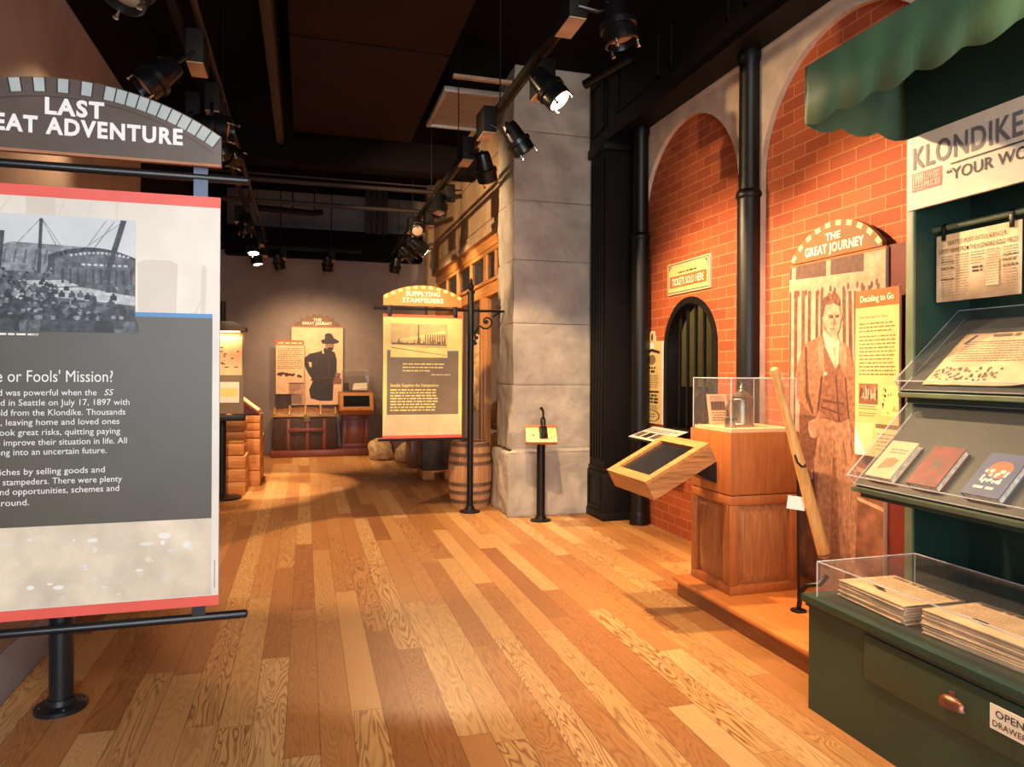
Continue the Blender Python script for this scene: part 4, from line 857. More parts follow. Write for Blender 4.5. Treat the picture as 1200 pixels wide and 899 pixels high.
def stein():
    c = (2.735, 4.03, 1.151); t = thing('pewter_stein', 'lidded pewter stein inside the clear case on the pedestal', 'stein', c)
    b = B('pewter'); b.lathe(c, [(.078, 0), (.08, .012), (.074, .02), (.074, .03), (.07, .036), (.062, .17), (.064, .178), (.06, .184), (.05, .184)], 28); obj('body', b, t)
    b = B('pewter'); b.lathe(c, [(.066, .185), (.068, .193), (.05, .205), (.03, .222), (.02, .228), (.012, .24), (.016, .252), (.009, .264), (.004, .285)], 24); obj('lid', b, t)
    v_ = Vector(c); b = B('pewter'); b.path([v_ + Vector((-.06, 0, .16)), v_ + Vector((-.10, -.01, .165)), v_ + Vector((-.118, -.01, .12)), v_ + Vector((-.112, -.01, .07)), v_ + Vector((-.07, 0, .04))], .009, 10); obj('handle', b, t)
    b = B('pewter'); b.lathe((2.60, 3.95, 1.151), [(.035, 0), (.037, .004), (.037, .05), (.03, .054)], 20); b.lathe((2.60, 3.95, 1.205), [(.038, 0), (.038, .01), (.01, .014)], 20); solo('small_tin', b, 'small round metal tin left of the pewter stein in the clear case', 'tin', (2.60, 3.95, 1.151))
    b = B('stamp_peach'); b.obox((2.66, 4.19, 1.255), (.15, .006, .2), Matrix.Rotation(R(-12), 3, 'X')); o = solo('photo_card', b, 'small card with an old photograph standing behind the stein in the case', 'card', (2.66, 4.19, 1.15))
    rot = Matrix.Rotation(R(-12), 3, 'X'); p = Print(Vector((2.66, 4.19, 1.255)) + rot @ Vector((-.075, -.003, -.1)), (1, 0, 0), rot @ Vector((0, 0, 1))); p.rc('sep_ground', .02, .09, .13, .19, 1); p.rc('sep_light', .02, .15, .13, .19, 2)
    for k in range(5): p.rc('sep_dark', .03 + k * .02, .095, .042 + k * .02, .15, 3)
    p.words('ink_soft', .02, .07, .13, 4, .016, .007, 3, 2); obj('printed_face', p, o, smooth=0)
stein()
def pole_tool():
    t = thing('tool_stand', 'thin black metal stand holding the leaning wooden shaft beside the pedestal', 'stand', (2.72, 3.46, .13))
    b = B('iron_black'); b.lathe((2.73, 3.46, .13), [(.045, 0), (.045, .006), (.01, .012)], 18); b.tube((2.73, 3.46, .135), (2.69, 3.42, .86), .007, n=10); b.path([(2.69, 3.42, .86), (2.665, 3.39, .95), (2.655, 3.375, 1.02)], .007, 8); obj('rod', b, t)
    b = B('iron_black'); b.path([(2.60, 3.33, 1.045), (2.595, 3.305, 1.01), (2.62, 3.30, .985), (2.655, 3.315, .985), (2.672, 3.35, 1.005), (2.665, 3.375, 1.04)], .006, 8); obj('cradle_hook', b, t)
    b = B('iron_black'); b.path([(2.73, 3.46, .14), (2.735, 3.44, .25), (2.75, 3.41, .29), (2.80, 3.37, .305), (2.83, 3.34, .36)], .014, 10); obj('foot_hook', b, t)
    b = B('card_white'); b.obox((2.665, 3.40, .765), (.10, .003, .075), Matrix.Rotation(R(8), 3, 'Y') @ Matrix.Rotation(R(-20), 3, 'Z')); lc = obj('label_card', b, t)
    t2 = thing('wooden_shaft', 'long pale wooden shaft with rounded end leaning beside the pedestal', 'wooden shaft', (2.81, 3.35, .43))
    a, c = Vector((2.815, 3.35, .47)), Vector((2.475, 3.35, 1.53)); d = (c - a)
    b = B('handle_wood'); b.path([a, a + d * .3, a + d * .55, a + d * .8, a + d * .93, a + d * .97, a + d * .99, c], [.034, .033, .029, .023, .021, .025, .024, .012], 18); obj('shaft', b, t2)
    b = B('hoop_iron'); b.path([a - d * .06, a - d * .02, a + d * .015], [.02, .03, .036], 16); obj('iron_ferrule', b, t2)
pole_tool()

# ------------------------------------------------------------------ green newsstand
def kiosk():
    t = thing('newsstand', 'dark green newsstand kiosk with scalloped awning and drawer at the right edge', 'kiosk', (2.6, 1.8, 0)); YN = .75
    b = B('kiosk_green'); b.box(2.17, 2.73, YN, 2.68, 0, .46); obj('base_box', b, t)
    b = B('kiosk_green_dark'); b.box(2.145, 2.75, YN, 2.705, .475, .51, .006); b.box(2.16, 2.74, YN, 2.69, .46, .475); obj('base_top', b, t)
    b = B('kiosk_green'); b.box(2.158, 2.172, YN + .3, 2.34, .275, .455, .002); dr = obj('drawer', b, t)
    b = B('copper'); s_ = []
    for i in range(9):
        a = math.pi * i / 8; s_.append(a)
    rows = []
    for j in range(6):
        e = (math.pi / 2) * j / 5; rows.append([b.bm.verts.new((2.158 - .028 * math.sin(a) * math.cos(e) , 1.935 - .052 * math.cos(a), .345 + .038 * math.sin(e) * (math.sin(a) ** .6 if math.sin(a) > 0 else 0))) for a in s_])
    for ra, rb in zip(rows, rows[1:]):
        for i in range(8): b.face([ra[i], ra[i + 1], rb[i + 1], rb[i]])
    b.box(2.155, 2.159, 1.925, 1.945, .375, .40, .002); setl(obj('cup_pull', b, dr), 'ribbed copper cup pull')
    b = B('cream_sign'); b.box(2.153, 2.158, 1.652, 1.79, .345, .425); lb = obj('drawer_label', b, dr)
    p = Print((2.153, 1.79, .345), (0, -1, 0), (0, 0, 1)); p.text('ink', 'OPEN', .069, .044, .024, .095, 2, .012, 0, 'C'); p.text('ink', 'DRAWER', .069, .012, .020, .115, 2, .008, 0, 'C'); p.flat = True
    # print goes straight on the label board
    me_o = obj('label_text', p, dr, smooth=0); setl(me_o, 'black letters OPEN DRAWER')
    for y in (2.66, YN):
        b = B('kiosk_green_dark'); b.box(2.735, 3.23, y, y + .04, 0, 3.0); b.use('kiosk_edge').box(2.72, 2.735, y - .002, y + .042, 0, 2.62, .003); obj('side_panel', b, t)
    b = B('kiosk_green_dark'); b.box(3.06, 3.09, YN + .04, 2.66, 0, 3.0); obj('back_panel', b, t)
    b = B('cream_sign'); b.box(2.715, 2.733, YN, 2.69, 2.262, 2.60); sg = obj('header_board', b, t)
    p = Print((2.715, 2.69, 2.262), (0, -1, 0), (0, 0, 1))
    p.text('ink_grey', 'KLONDIKE', .035, .185, .098, .53, 3, .02); p.rc('ink', .235, .155, 1.6, .162, 2); p.rc('panel_deep', .03, .08, .19, .165, 2)
    p.rc('cream_sign', .038, .087, .092, .158, 3); p.rc('panel_deep', .041, .09, .089, .155, 4)
    for k in range(3): p.pl('cream_sign', [(.049 + k * .014, .15), (.059 + k * .014, .15), (.056 + k * .014, .113), (.052 + k * .014, .113)], 5); p.rc('cream_sign', .051 + k * .014, .098, .057 + k * .014, .106, 5)
    p.text('cream_sign', 'LOWEST', .100, .125, .026, .082, 5, .01); p.text('cream_sign', 'PRICES', .100, .09, .026, .082, 5, .01)
    p.text('ink', '\u201cYOUR WO', .215, .088, .05, .37, 3, .008)
    obj('lettering', p, sg, smooth=0)
    b = B('kiosk_green_dark'); b.box(2.735, 3.06, YN + .04, 2.66, 2.60, 2.63); obj('soffit', b, t)
    b = B('kiosk_edge'); b.tube((2.845, YN + .04, 2.175), (2.845, 2.66, 2.175), .014, n=14); obj('hanging_rail', b, t)
    # awning
    b = B('awning_green'); y0, y1 = YN - .1, 2.76; n = 96; top = []; bot = []; xs_ = 2.2
    for k in range(n + 1):
        y = y1 - (y1 - y0) * k / n; s1 = (y1 - y) / .205; sc = abs(math.sin(math.pi * s1)); wv = .004 * math.sin(2 * math.pi * s1)
        bot.append((xs_ + wv, y, 2.645 - .03 * sc)); top.append((xs_, y, 2.905))
    bk = [(3.02, y1, 3.36), (3.02, y0, 3.36)]
    bv = [b.bm.verts.new(q_) for q_ in bot]; tv = [b.bm.verts.new(q_) for q_ in top]; mid = [b.bm.verts.new(((bot[k][0] * 1.5 + top[k][0] * .5) / 2 + .004, bot[k][1], bot[k][2] * .4 + top[k][2] * .6)) for k in range(n + 1)]
    hv = [b.bm.verts.new((3.02, q_[1], 3.36)) for q_ in top]
    for k in range(n): b.face([bv[k], bv[k + 1], mid[k + 1], mid[k]]); b.face([mid[k], mid[k + 1], tv[k + 1], tv[k]]); b.face([tv[k], tv[k + 1], hv[k + 1], hv[k]])
    m_ = 16; low = []; up = []
    for k in range(m_ + 1): x_ = xs_ + (3.02 - xs_) * k / m_; low.append(b.bm.verts.new((x_, y1, 2.645 - .03 * abs(math.sin(math.pi * (x_ - xs_) / .205))))); up.append(b.bm.verts.new((x_, y1, 2.905 + .455 * k / m_)))
    for k in range(m_): b.face([low[k], low[k + 1], up[k + 1], up[k]])
    aw_ = obj('awning', b, t, smooth=50); so = aw_.modifiers.new('thickness', 'SOLIDIFY'); so.thickness = .004; so.offset = 0
    b = B('kiosk_green_dark'); b.box(2.735, 3.06, YN + .04, 2.66, 2.97, 3.0); b.box(2.715, 2.735, YN, 2.69, 2.60, 3.0); obj('fascia', b, t)
    # sloped trays with acrylic lids
    def tray(x0, x1, z0, z1, nm, lid):
        ya, yb = YN + .04, 2.655; s_ = Vector((x1 - x0, 0, z1 - z0)).normalized(); nn = Vector((-s_.z, 0, s_.x))
        b = B('kiosk_grey'); A = Vector((x0, 0, z0)); C_ = Vector((x1, 0, z1)); th = .025
        b.hexa([A - nn * th + Vector((0, ya, 0)), C_ - nn * th + Vector((0, ya, 0)), C_ - nn * th + Vector((0, yb, 0)), A - nn * th + Vector((0, yb, 0)), A + Vector((0, ya, 0)), C_ + Vector((0, ya, 0)), C_ + Vector((0, yb, 0)), A + Vector((0, yb, 0))])
        b.use('kiosk_edge').box(x0 - .012, x0 + .05, ya - .02, yb + .015, z0 - .035, z0 - .012, .004); b.use('kiosk_green_dark').box(x0 + .03, x1 + .05, ya, yb, z0 - .06, z0 - .035)
        sh = obj('display_tray', b, t, smooth=0)
        h = .055; b = B('acrylic_tray'); a0_ = A; yb2 = 2.662
        q_ = lambda s__, y_, hh: A + s_ * s__ + nn * hh + Vector((0, y_, 0)); L = (C_ - A).length
        b.hexa([q_(0, ya, h), q_(L, ya, h), q_(L, yb2, h), q_(0, yb2, h), q_(0, ya, h + .004), q_(L, ya, h + .004), q_(L, yb2, h + .004), q_(0, yb2, h + .004)])
        b.hexa([q_(-.004, ya, 0), q_(0, ya, 0), q_(0, yb2, 0), q_(-.004, yb2, 0), q_(-.004, ya, h), q_(0, ya, h), q_(0, yb2, h), q_(-.004, yb2, h)])
        b.hexa([q_(0, yb2 - .004, 0), q_(L, yb2 - .004, 0), q_(L, yb2, 0), q_(0, yb2, 0), q_(0, yb2 - .004, h), q_(L, yb2 - .004, h), q_(L, yb2, h), q_(0, yb2, h)])
        b.use('acrylic_edge'); e = .0028
        for (p0, p1) in ((q_(0, ya, h), q_(0, yb2, h)), (q_(L, ya, h), q_(L, yb2, h)), (q_(0, yb2, h), q_(L, yb2, h)), (q_(0, yb2, 0), q_(0, yb2, h)), (q_(0, yb2, 0), q_(L, yb2, 0)), (q_(-.002, ya, 0), q_(-.002, yb2, 0))): b.tube(p0, p1, e, n=6)
        obj('clear_lid', b, sh, smooth=0)
        return q_
    q1 = tray(2.655, 3.03, 1.425, 1.76, 'upper', 1); q2 = tray(2.395, 2.735, 1.0, 1.325, 'lower', 1)
    acry_box('clear_box', t, 2.18, 2.72, YN + .1, 2.64, .511, .665)
    return q1, q2
Q1, Q2 = kiosk()
def sheet_on(q_, s0, s1, ya, yb, h0, h1, mat):
    b = B(mat); b.hexa([q_(s0, yb, h0), q_(s1, yb, h0), q_(s1, ya, h0), q_(s0, ya, h0), q_(s0, yb, h1), q_(s1, yb, h1), q_(s1, ya, h1), q_(s0, ya, h1)]); return b
def printon(q_, s0, ya, h): # print whose u runs toward the viewer (-Y) and v up the slope
    o = q_(s0, ya, h); return Print(o, (0, -1, 0), q_(1, 0, 0) - q_(0, 0, 0), .0003)
# books on the lower tray
def book(ya, wd, mat, nm, label, deco):
    s0, s1 = .035, .25; t = thing('book', label, 'book', Q2(s0, ya - wd / 2, .002), 'old books on the lower tray')
    obj('page_block', sheet_on(Q2, s0 + .004, s1 - .004, ya - .003, ya - wd + .004, .006, .029, 'book_page'), t, smooth=0)
    cv = sheet_on(Q2, s0, s1, ya, ya - wd, .029, .034, mat); x = sheet_on(Q2, s0, s1, ya, ya - wd, .002, .006, mat)
    c = obj('front_cover', cv, t, smooth=0); obj('back_cover', x, t, smooth=0); x = sheet_on(Q2, s0, s1, ya, ya - .004, .006, .029, mat); obj('spine', x, t, smooth=0)
    p = printon(Q2, s0, ya, .034); deco(p, wd, s1 - s0); obj('cover_print', p, c, smooth=0)
def d1(p, w_, h_): p.pl('book_spot', [(w_ * .25, h_ * .2), (w_ * .75, h_ * .3), (w_ * .82, h_ * .5), (w_ * .55, h_ * .55), (w_ * .3, h_ * .5)], 1); p.words('ink_soft', w_ * .2, h_ * .75, w_ * .85, 2, .018, .006, 3, 1)
def d2(p, w_, h_): p.rc('sep_dark', .012, .012, w_ - .012, .015, 1); p.rc('sep_dark', .012, h_ - .015, w_ - .012, h_ - .012, 1); p.el('sep_dark', w_ / 2, h_ * .55, .02, .03, 1)
def d3(p, w_, h_):
    p.el('book_sun', w_ * .55, h_ * .62, w_ * .3, h_ * .2, 1, 20); rg = random.Random(5)
    for k in range(24): p.el('card_white', w_ * rg.uniform(.25, .8), h_ * rg.uniform(.3, .6), .006, .009, 2 + k * .05, 6)
    p.words('card_white', w_ * .2, h_ * .16, w_ * .8, 1, .02, .012, 3, 2)
book(2.60, .14, 'book_tan', 'a', 'tan paper-covered book, farthest left in the lower tray', d1)
book(2.375, .145, 'book_red', 'b', 'dark red leather book in the middle of the lower tray', d2)
book(2.12, .155, 'book_blue', 'c', 'blue cloth book with a round picture in the lower tray', d3)
# newspaper lying on the upper tray
def tray_paper():
    b = B('newsprint'); n = 16; rows = []; s0, s1, ya, yb = .03, .375, 2.56, 2.05
    for i in range(n + 1):
        s_ = s0 + (s1 - s0) * i / n; row = []
        for j in range(n + 1):
            y = ya + (yb - ya) * j / n; h = .006 + .004 * abs(mnoise.noise(Vector((i * .3, j * .3, 2)))) + (.02 * max(0, (j - 11) / 5) ** 2 * max(0, (5 - i) / 5)); row.append(b.bm.verts.new(Q1(s_, y, h)))
        rows.append(row)
    for i in range(n):
        for j in range(n): b.face([rows[i][j], rows[i][j + 1], rows[i + 1][j + 1], rows[i + 1][j]])
    o = solo('newspaper', b, 'folded newspaper lying under the clear lid of the upper tray', 'newspaper', Q1(.2, 2.3, .0)); so = o.modifiers.new('t', 'SOLIDIFY'); so.thickness = .003
    p = printon(Q1, s0, ya, .0115)
    p.words('ink_soft', .15, .315, .45, 1, .03, .018, 2, 1, 0); p.words('ink_soft', .05, .28, .45, 9, .016, .005, 3, 1, .05); p.pl('ink_blue', [(.03, .27), (.05, .27), (.075, .33), (.06, .33)], 1)
    rg = random.Random(6)
    for k in range(70): p.el('ink_soft' if k % 3 else 'ink', rg.uniform(.02, .33), rg.uniform(.03, .11), .006, .007, 1 + k * .01, 6)
    obj('printed_face', p, o, smooth=0)
tray_paper()
# newspaper hanging from clips
def hang():
    b = B('newsprint'); n = 20; ya, yb, z0, z1 = 2.635, 2.225, 1.832, 2.14; rows = []
    for i in range(n + 1): y = ya + (yb - ya) * i / n; x_ = 2.838 + .006 * math.sin(i * .55) * .5; rows.append([b.bm.verts.new((x_, y, z0)), b.bm.verts.new((2.838, y, z1))])
    for r0, r1 in zip(rows, rows[1:]): b.face([r0[0], r1[0], r1[1], r0[1]])
    o = solo('newspaper', b, 'yellowed newspaper front page hanging from the rail by clips', 'newspaper', (2.838, 2.43, 1.83)); so = o.modifiers.new('t', 'SOLIDIFY'); so.thickness = .002
    p = Print((2.833, ya, z0), (0, -1, 0), (0, 0, 1), .0003)
    p.text('ink', 'SEATTLE POST-INTELLIGENCER.', .205, .258, .019, .29, 1, .0, 0, 'C'); p.text('ink', 'LATEST NEWS FROM THE KLONDIKE GOLD FIELDS', .205, .222, .020, .385, 1, .008, 0, 'C')
    p.rc('newsprint_b', .0, 0, .03, .305, .2)
    for c in range(5): p.words('ink_soft', .025 + c * .076, .205, .092 + c * .076, 16 if c != 2 else 5, .012, .0035, 20 + c, 1, .15)
    p.words('ink', .185, .135, .235, 2, .016, .009, 3, 2, .1); p.rc('newsprint_b', .25, .05, .31, .16, .5)
    for (c, z) in ((4, .17), (4, .15), (4, .125), (0, .18), (0, .15), (0, .10)): p.words('ink', .025 + c * .076, z, .095 + c * .076, 1, .01, .005, int(z * 100) + c, 2, .1)
    obj('printed_face', p, o, smooth=0)
    cl = None
    for k, (y, lb) in enumerate(((2.595, 'black clip on the rail at the upper left corner of the hanging newspaper'), (2.265, 'black clip on the rail at the upper right corner of the hanging newspaper'))):
        b = B('iron_black'); b.box(2.826, 2.834, y - .009, y + .009, 2.115, 2.17, .001); b.box(2.8405, 2.850, y - .009, y + .009, 2.115, 2.145, .001); b.lathe((2.845, y - .011, 2.175), [(.0165, 0), (.019, .001), (.019, .021), (.0165, .022)], 12, (0, 1, 0)); solo('paper_clip', b, lb, 'clip', (2.83, y, 2.12), 'clips on the newsstand rail')
hang()
# stacks of folded newspapers in the clear box
def papers(x0, x1, ya, yb, n, th, rot, lab_mid, lab_top, grp, fold=False):
    cx_, cy_ = (x0 + x1) / 2, (ya + yb) / 2; first = None; rg = random.Random(n)
    for k in range(n):
        top = (k == n - 1); z = .512 + k * th; jx, jy, jr = rg.uniform(-.006, .006), rg.uniform(-.008, .008), rg.uniform(-.02, .02)
        if first is None or top:
            b = B('newsprint_edge_shade'); b.box(x0 + .003, x1, yb + .002, ya - .002, .512, .512 + th * .42); b.use('newsprint_b'); b.box(x0 + .004, x1, yb + .003, ya - .002, .512 + th * .45, .512 + th * .9); b.use('newsprint').box(x0 - .001, x0 + .006, yb, ya, .513, .512 + th * .9)  # darker lower half paints the shade line between papers
            o = solo('newspaper', b, lab_top if top else lab_mid, 'newspaper', (cx_, cy_, .512), grp, smooth=0)
            if first is None: first = o
            else:
                p = Print((x0, ya, .512 + th * .9), (0, -1, 0), (1, 0, 0), .0003); p.rc('newsprint', 0, 0, ya - yb, x1 - x0, 0)
                W = ya - yb; p.words('ink_soft', .03, (x1 - x0) * .86, W * .95, 1, .02, .018, 2, 1, 0); p.words('ink_soft', .03, (x1 - x0) * .76, W * .95, int((x1 - x0) / .02) - 3, .016, .004, 4, 1, .1); p.el('ink', W * .38, (x1 - x0) * .30, .035, .012, 1, 9); p.el('ink', W * .46, (x1 - x0) * .24, .03, .009, 1, 8); obj('printed_face', p, o, smooth=0)
        else: o = first.copy(); COL.objects.link(o)
        o.location = (cx_ + jx, cy_ + jy, z); o.rotation_euler = (0, 0, rot + jr)
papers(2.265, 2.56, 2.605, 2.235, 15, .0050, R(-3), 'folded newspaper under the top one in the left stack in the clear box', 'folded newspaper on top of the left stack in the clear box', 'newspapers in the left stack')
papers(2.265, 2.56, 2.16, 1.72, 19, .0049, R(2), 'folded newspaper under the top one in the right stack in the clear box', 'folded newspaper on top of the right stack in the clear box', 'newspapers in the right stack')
b = B('newsprint'); b.obox((2.655, 2.42, .516), (.12, .42, .006), Matrix.Rotation(R(-4), 3, 'Z')); solo('newspaper', b, 'single newspaper lying flat behind the left stack in the clear box', 'newspaper', (2.655, 2.42, .513))
b = B('newsprint_b'); b.obox((2.645, 1.95, .516), (.11, .36, .006), Matrix.Rotation(R(3), 3, 'Z')); solo('newspaper', b, 'single newspaper lying flat behind the right stack in the clear box', 'newspaper', (2.645, 1.95, .513))

# ------------------------------------------------------------------ far wall exhibit
b = B('mahogany'); b.box(-.56, 1.14, 12.74, 13.29, 0, .12, .006); solo('platform', b, 'low dark wooden platform under the trunk at the far wall', 'platform', (.3, 13.0, 0))
def trunk():
    t = thing('trunk', 'large dark domed-top travel trunk with wooden slats at the far wall', 'trunk', (0, 13.0, .12)); x0, x1, y0, y1 = -.53, .53, 12.80, 13.22
    b = B('leather_dark'); b.box(x0, x1, y0, y1, .12, .70, .01); obj('body', b, t)
    b = B('tan_leather'); n = 14; prof = [(y0 + (y1 - y0) * k / n, .72 + .14 * math.sin(math.pi * k / n) ** .8) for k in range(n + 1)]
    rows = []
    for x_, s_ in ((x0, .9), (x0 + .15, .97), (0, 1.0), (x1 - .15, .97), (x1, .9)): rows.append([b.bm.verts.new((x_, y, .72 + (z - .72) * s_ * (1.0 if abs(x_) < .3 else .78))) for y, z in prof] + [b.bm.verts.new((x_, y1, .70)), b.bm.verts.new((x_, y0, .70))])
    m = len(rows[0])
    for a, c in zip(rows, rows[1:]):
        for k in range(m): b.face([a[k], a[(k + 1) % m], c[(k + 1) % m], c[k]])
    b.face(rows[0][::-1]); b.face(rows[-1]); obj('domed_lid', b, t)
    for x_ in (-.51, -.26, 0, .26, .51):
        b = B('trunk_wood'); zf = 1.0 if abs(x_) < .3 else .74
        b.path([(x_, y, .722 + (z - .72) * zf + .008) for y, z in prof], .022, 6); obj('lid_slat', b, t)
    b = B('trunk_wood'); b.box(x0 - .005, x1 + .005, y0 - .012, y0, .69, .725, .004); obj('lid_rim', b, t)
    for x_ in (-.28, .04, .32):
        b = B('mahogany'); b.box(x_ - .03, x_ + .03, y0 - .016, y0, .13, .66, .004); obj('vertical_slat', b, t)
    b = B('mahogany'); b.box(-.28, .32, y0 - .03, y0 - .014, .44, .50, .004); obj('cross_slat', b, t)
    b = B('hoop_iron'); b.box(-.02, .08, y0 - .022, y0 - .012, .60, .72, .004); obj('latch', b, t)
trunk()
def far_panel():
    t = thing('photo_display', 'photograph panel of a man in a hat on the far wall, behind the trunk', 'exhibit panel', (.2, 13.25, .9)); Y = 13.24
    s = 1.03
    b = B('panel_edge'); b.box(-.24, .65, Y, Y + .03, .88, 2.29); pn = obj('photo_board', b, t)
    p = Print((-.24, Y, .88), (1, 0, 0), (0, 0, 1), .0005); p.rc('stamp_peach', 0, 0, .89, 1.41, 0); p.rc('panel_red', 0, 1.39, .89, 1.41, 1)
    k = 1.035
    FIG = [('far_coat',[(220,751),(298,819),(470,861),(560,929),(653,887),(724,844),(758,713),(755,363),(704,328),(690,2),(475,2),(321,44),(292,189),(361,362),(283,463),(215,621)]),('stamp_peach',[(282,680),(337,666),(332,579),(299,593)]),('sep_shirt',[(498,885),(532,908),(543,827),(515,821)]),('sep_trouser',[(559,1002),(712,998),(706,928),(667,887),(588,897),(560,938)]),('far_coat',[(600,925),(640,938),(690,930),(700,905),(667,870),(588,880)]),('far_coat',[(481,1053),(553,1083),(553,1161),(609,1183),(666,1172),(706,1097),(797,1046),(780,1011),(681,992),(512,995)]),('sep_dark',[(322,385),(726,427),(720,398),(322,350)]),('sep_dark',[(585,975),(625,978),(625,966),(585,964)]),('sep_dark',[(655,976),(690,974),(690,964),(655,966)]),('sep_dark',[(390,600),(440,820),(450,820),(405,600)]),('sep_dark',[(600,420),(620,860),(632,860),(618,420)])]
    for i, (m, pts) in enumerate(FIG): p.pl(m, [(a / 1000 * k, c / 1000 * k + .07) for a, c in pts], 2 + i)
    for i in range(10): p.el('sep_jacket', .74 + .012 * i, .40 + .05 * (i % 4), .03, .03, 10 + .1 * i, 7)
    obj('sepia_photograph', p, pn, smooth=0)
    xc, half, zb_ = .2, .41, 2.29; r = .47; cz = zb_ + .20 - r; a0 = math.degrees(math.asin((r - .2 + .03) / r))
    pts = []; n = 15
    for i in range(n):
        g = (180 - 2 * a0) / n; rr = r + (.028 if i % 2 == 0 else 0); pts += arc(xc, cz, rr, a0 + g * i, a0 + g * (i + 1), 2)
    b = B('gold_arch'); b.prism([(x_, Y, z_) for x_, z_ in [(xc + half, zb_)] + pts + [(xc - half, zb_)]], (0, .03, 0)); hd = obj('arched_header', b, t)
    p = Print((xc, Y, 0), (1, 0, 0), (0, 0, 1)); p.text('cream_text', 'THE', 0, zb_ + .095, .05, .14, 2, .03, 0, 'C'); p.text('cream_text', 'GREAT JOURNEY', 0, zb_ + .03, .05, .52, 2, .03, 0, 'C'); obj('lettering', p, hd, smooth=0)
    t = thing('text_panel', 'small text panel with red header left of the hat man photograph', 'exhibit panel', (-.26, 13.1, 1.08)); Y = 13.12
    b = B('panel_edge'); b.box(-.50, -.03, Y, Y + .02, 1.08, 2.03); pn = obj('board', b, t); b = B('track_black'); b.box(-.42, -.27, Y + .02, 13.29, 1.3, 1.36); b.box(-.42, -.27, Y + .02, 13.29, 1.8, 1.86); obj('wall_bracket', b, t)
    p = Print((-.50, Y, 1.08), (1, 0, 0), (0, 0, 1)); p.rc('stamp_peach', 0, 0, .47, .95, 0); p.rc('panel_red', 0, .86, .47, .95, 1); p.words('stamp_cream', .03, .885, .44, 1, .03, .03, 3, 2, 0); p.words('ink_soft', .03, .80, .45, 11, .035, .012, 4, 2, .15)
    rg = random.Random(8)
    for i in range(26): a = rg.uniform(.03, .42); p.el('sep_dark', a, .36 - .1 * (a) + rg.uniform(-.02, .02), .022, .022, 3 + .05 * i, 7)
    p.rc('sep_skin', .22, .0, .47, .2, 2); p.rc('sep_dark', .22, .18, .47, .2, 3); p.words('ink_soft', .24, .15, .45, 4, .03, .009, 5, 3)
    obj('printed_face', p, pn, smooth=0)
far_panel()
def far_pedestal():
    t = thing('display_pedestal', 'dark cherry pedestal with slanted screen beside the far trunk', 'display case', (.86, 13.0, .12)); x0, x1, y0, y1 = .63, 1.10, 12.84, 13.22
    b = B('mahogany'); b.box(x0, x1, y0, y1, .12, .74); obj('cabinet_body', b, t)
    b = B('mahogany'); raised_panel(b, 'y', y0, x0 + .02, x1 - .02, .15, .70, 'mahogany', 'mahogany'); obj('front_panel', b, t)
    b = B('cherry'); b.prism([(x0 - .06, y0 - .10, .72), (x0 - .06, y0 - .14, .80), (x0 - .06, y0 - .03, 1.12), (x0 - .06, y1, 1.12), (x0 - .06, y1, .72)], (x1 - x0 + .12, 0, 0)); obj('slanted_top', b, t, smooth=0)
    d = Vector((0, .11, .32)).normalized(); p = Print(Vector((x0 - .06, y0 - .14, .80)), (1, 0, 0), d, .001); W = x1 - x0 + .12; p.rc('oak_frame', .015, .02, W - .015, .32, 1); p.rc('screen_black', .07, .07, W - .07, .27, 2); obj('screen', p, t, smooth=0)
    acry_box('clear_cover', t, x0, x1 - .02, y0 + .01, y1 - .02, 1.125, 1.50)
    t = thing('open_book', 'open pale book inside the clear cover on the far pedestal', 'book', (.92, 13.0, 1.126))
    b = B('book_page'); b.hexa([(.82, 12.9, 1.15), (1.06, 12.9, 1.15), (1.06, 13.1, 1.15), (.82, 13.1, 1.15), (.80, 12.9, 1.17), (1.06, 12.9, 1.19), (1.07, 13.1, 1.28), (.84, 13.1, 1.27)]); obj('pages', b, t, smooth=0)
    b = B('leather_dark'); b.box(.66, 1.07, 12.9, 13.1, 1.126, 1.149); obj('cover', b, t)
    b = B('leather_dark'); b.lathe((.70, 13.0, 1.15), [(.05, 0), (.055, .04), (.04, .10), (.045, .13)], 16); solo('small_cup', b, 'dark small cup left of the open book on the far pedestal', 'cup', (.70, 13.0, 1.15))
far_pedestal()

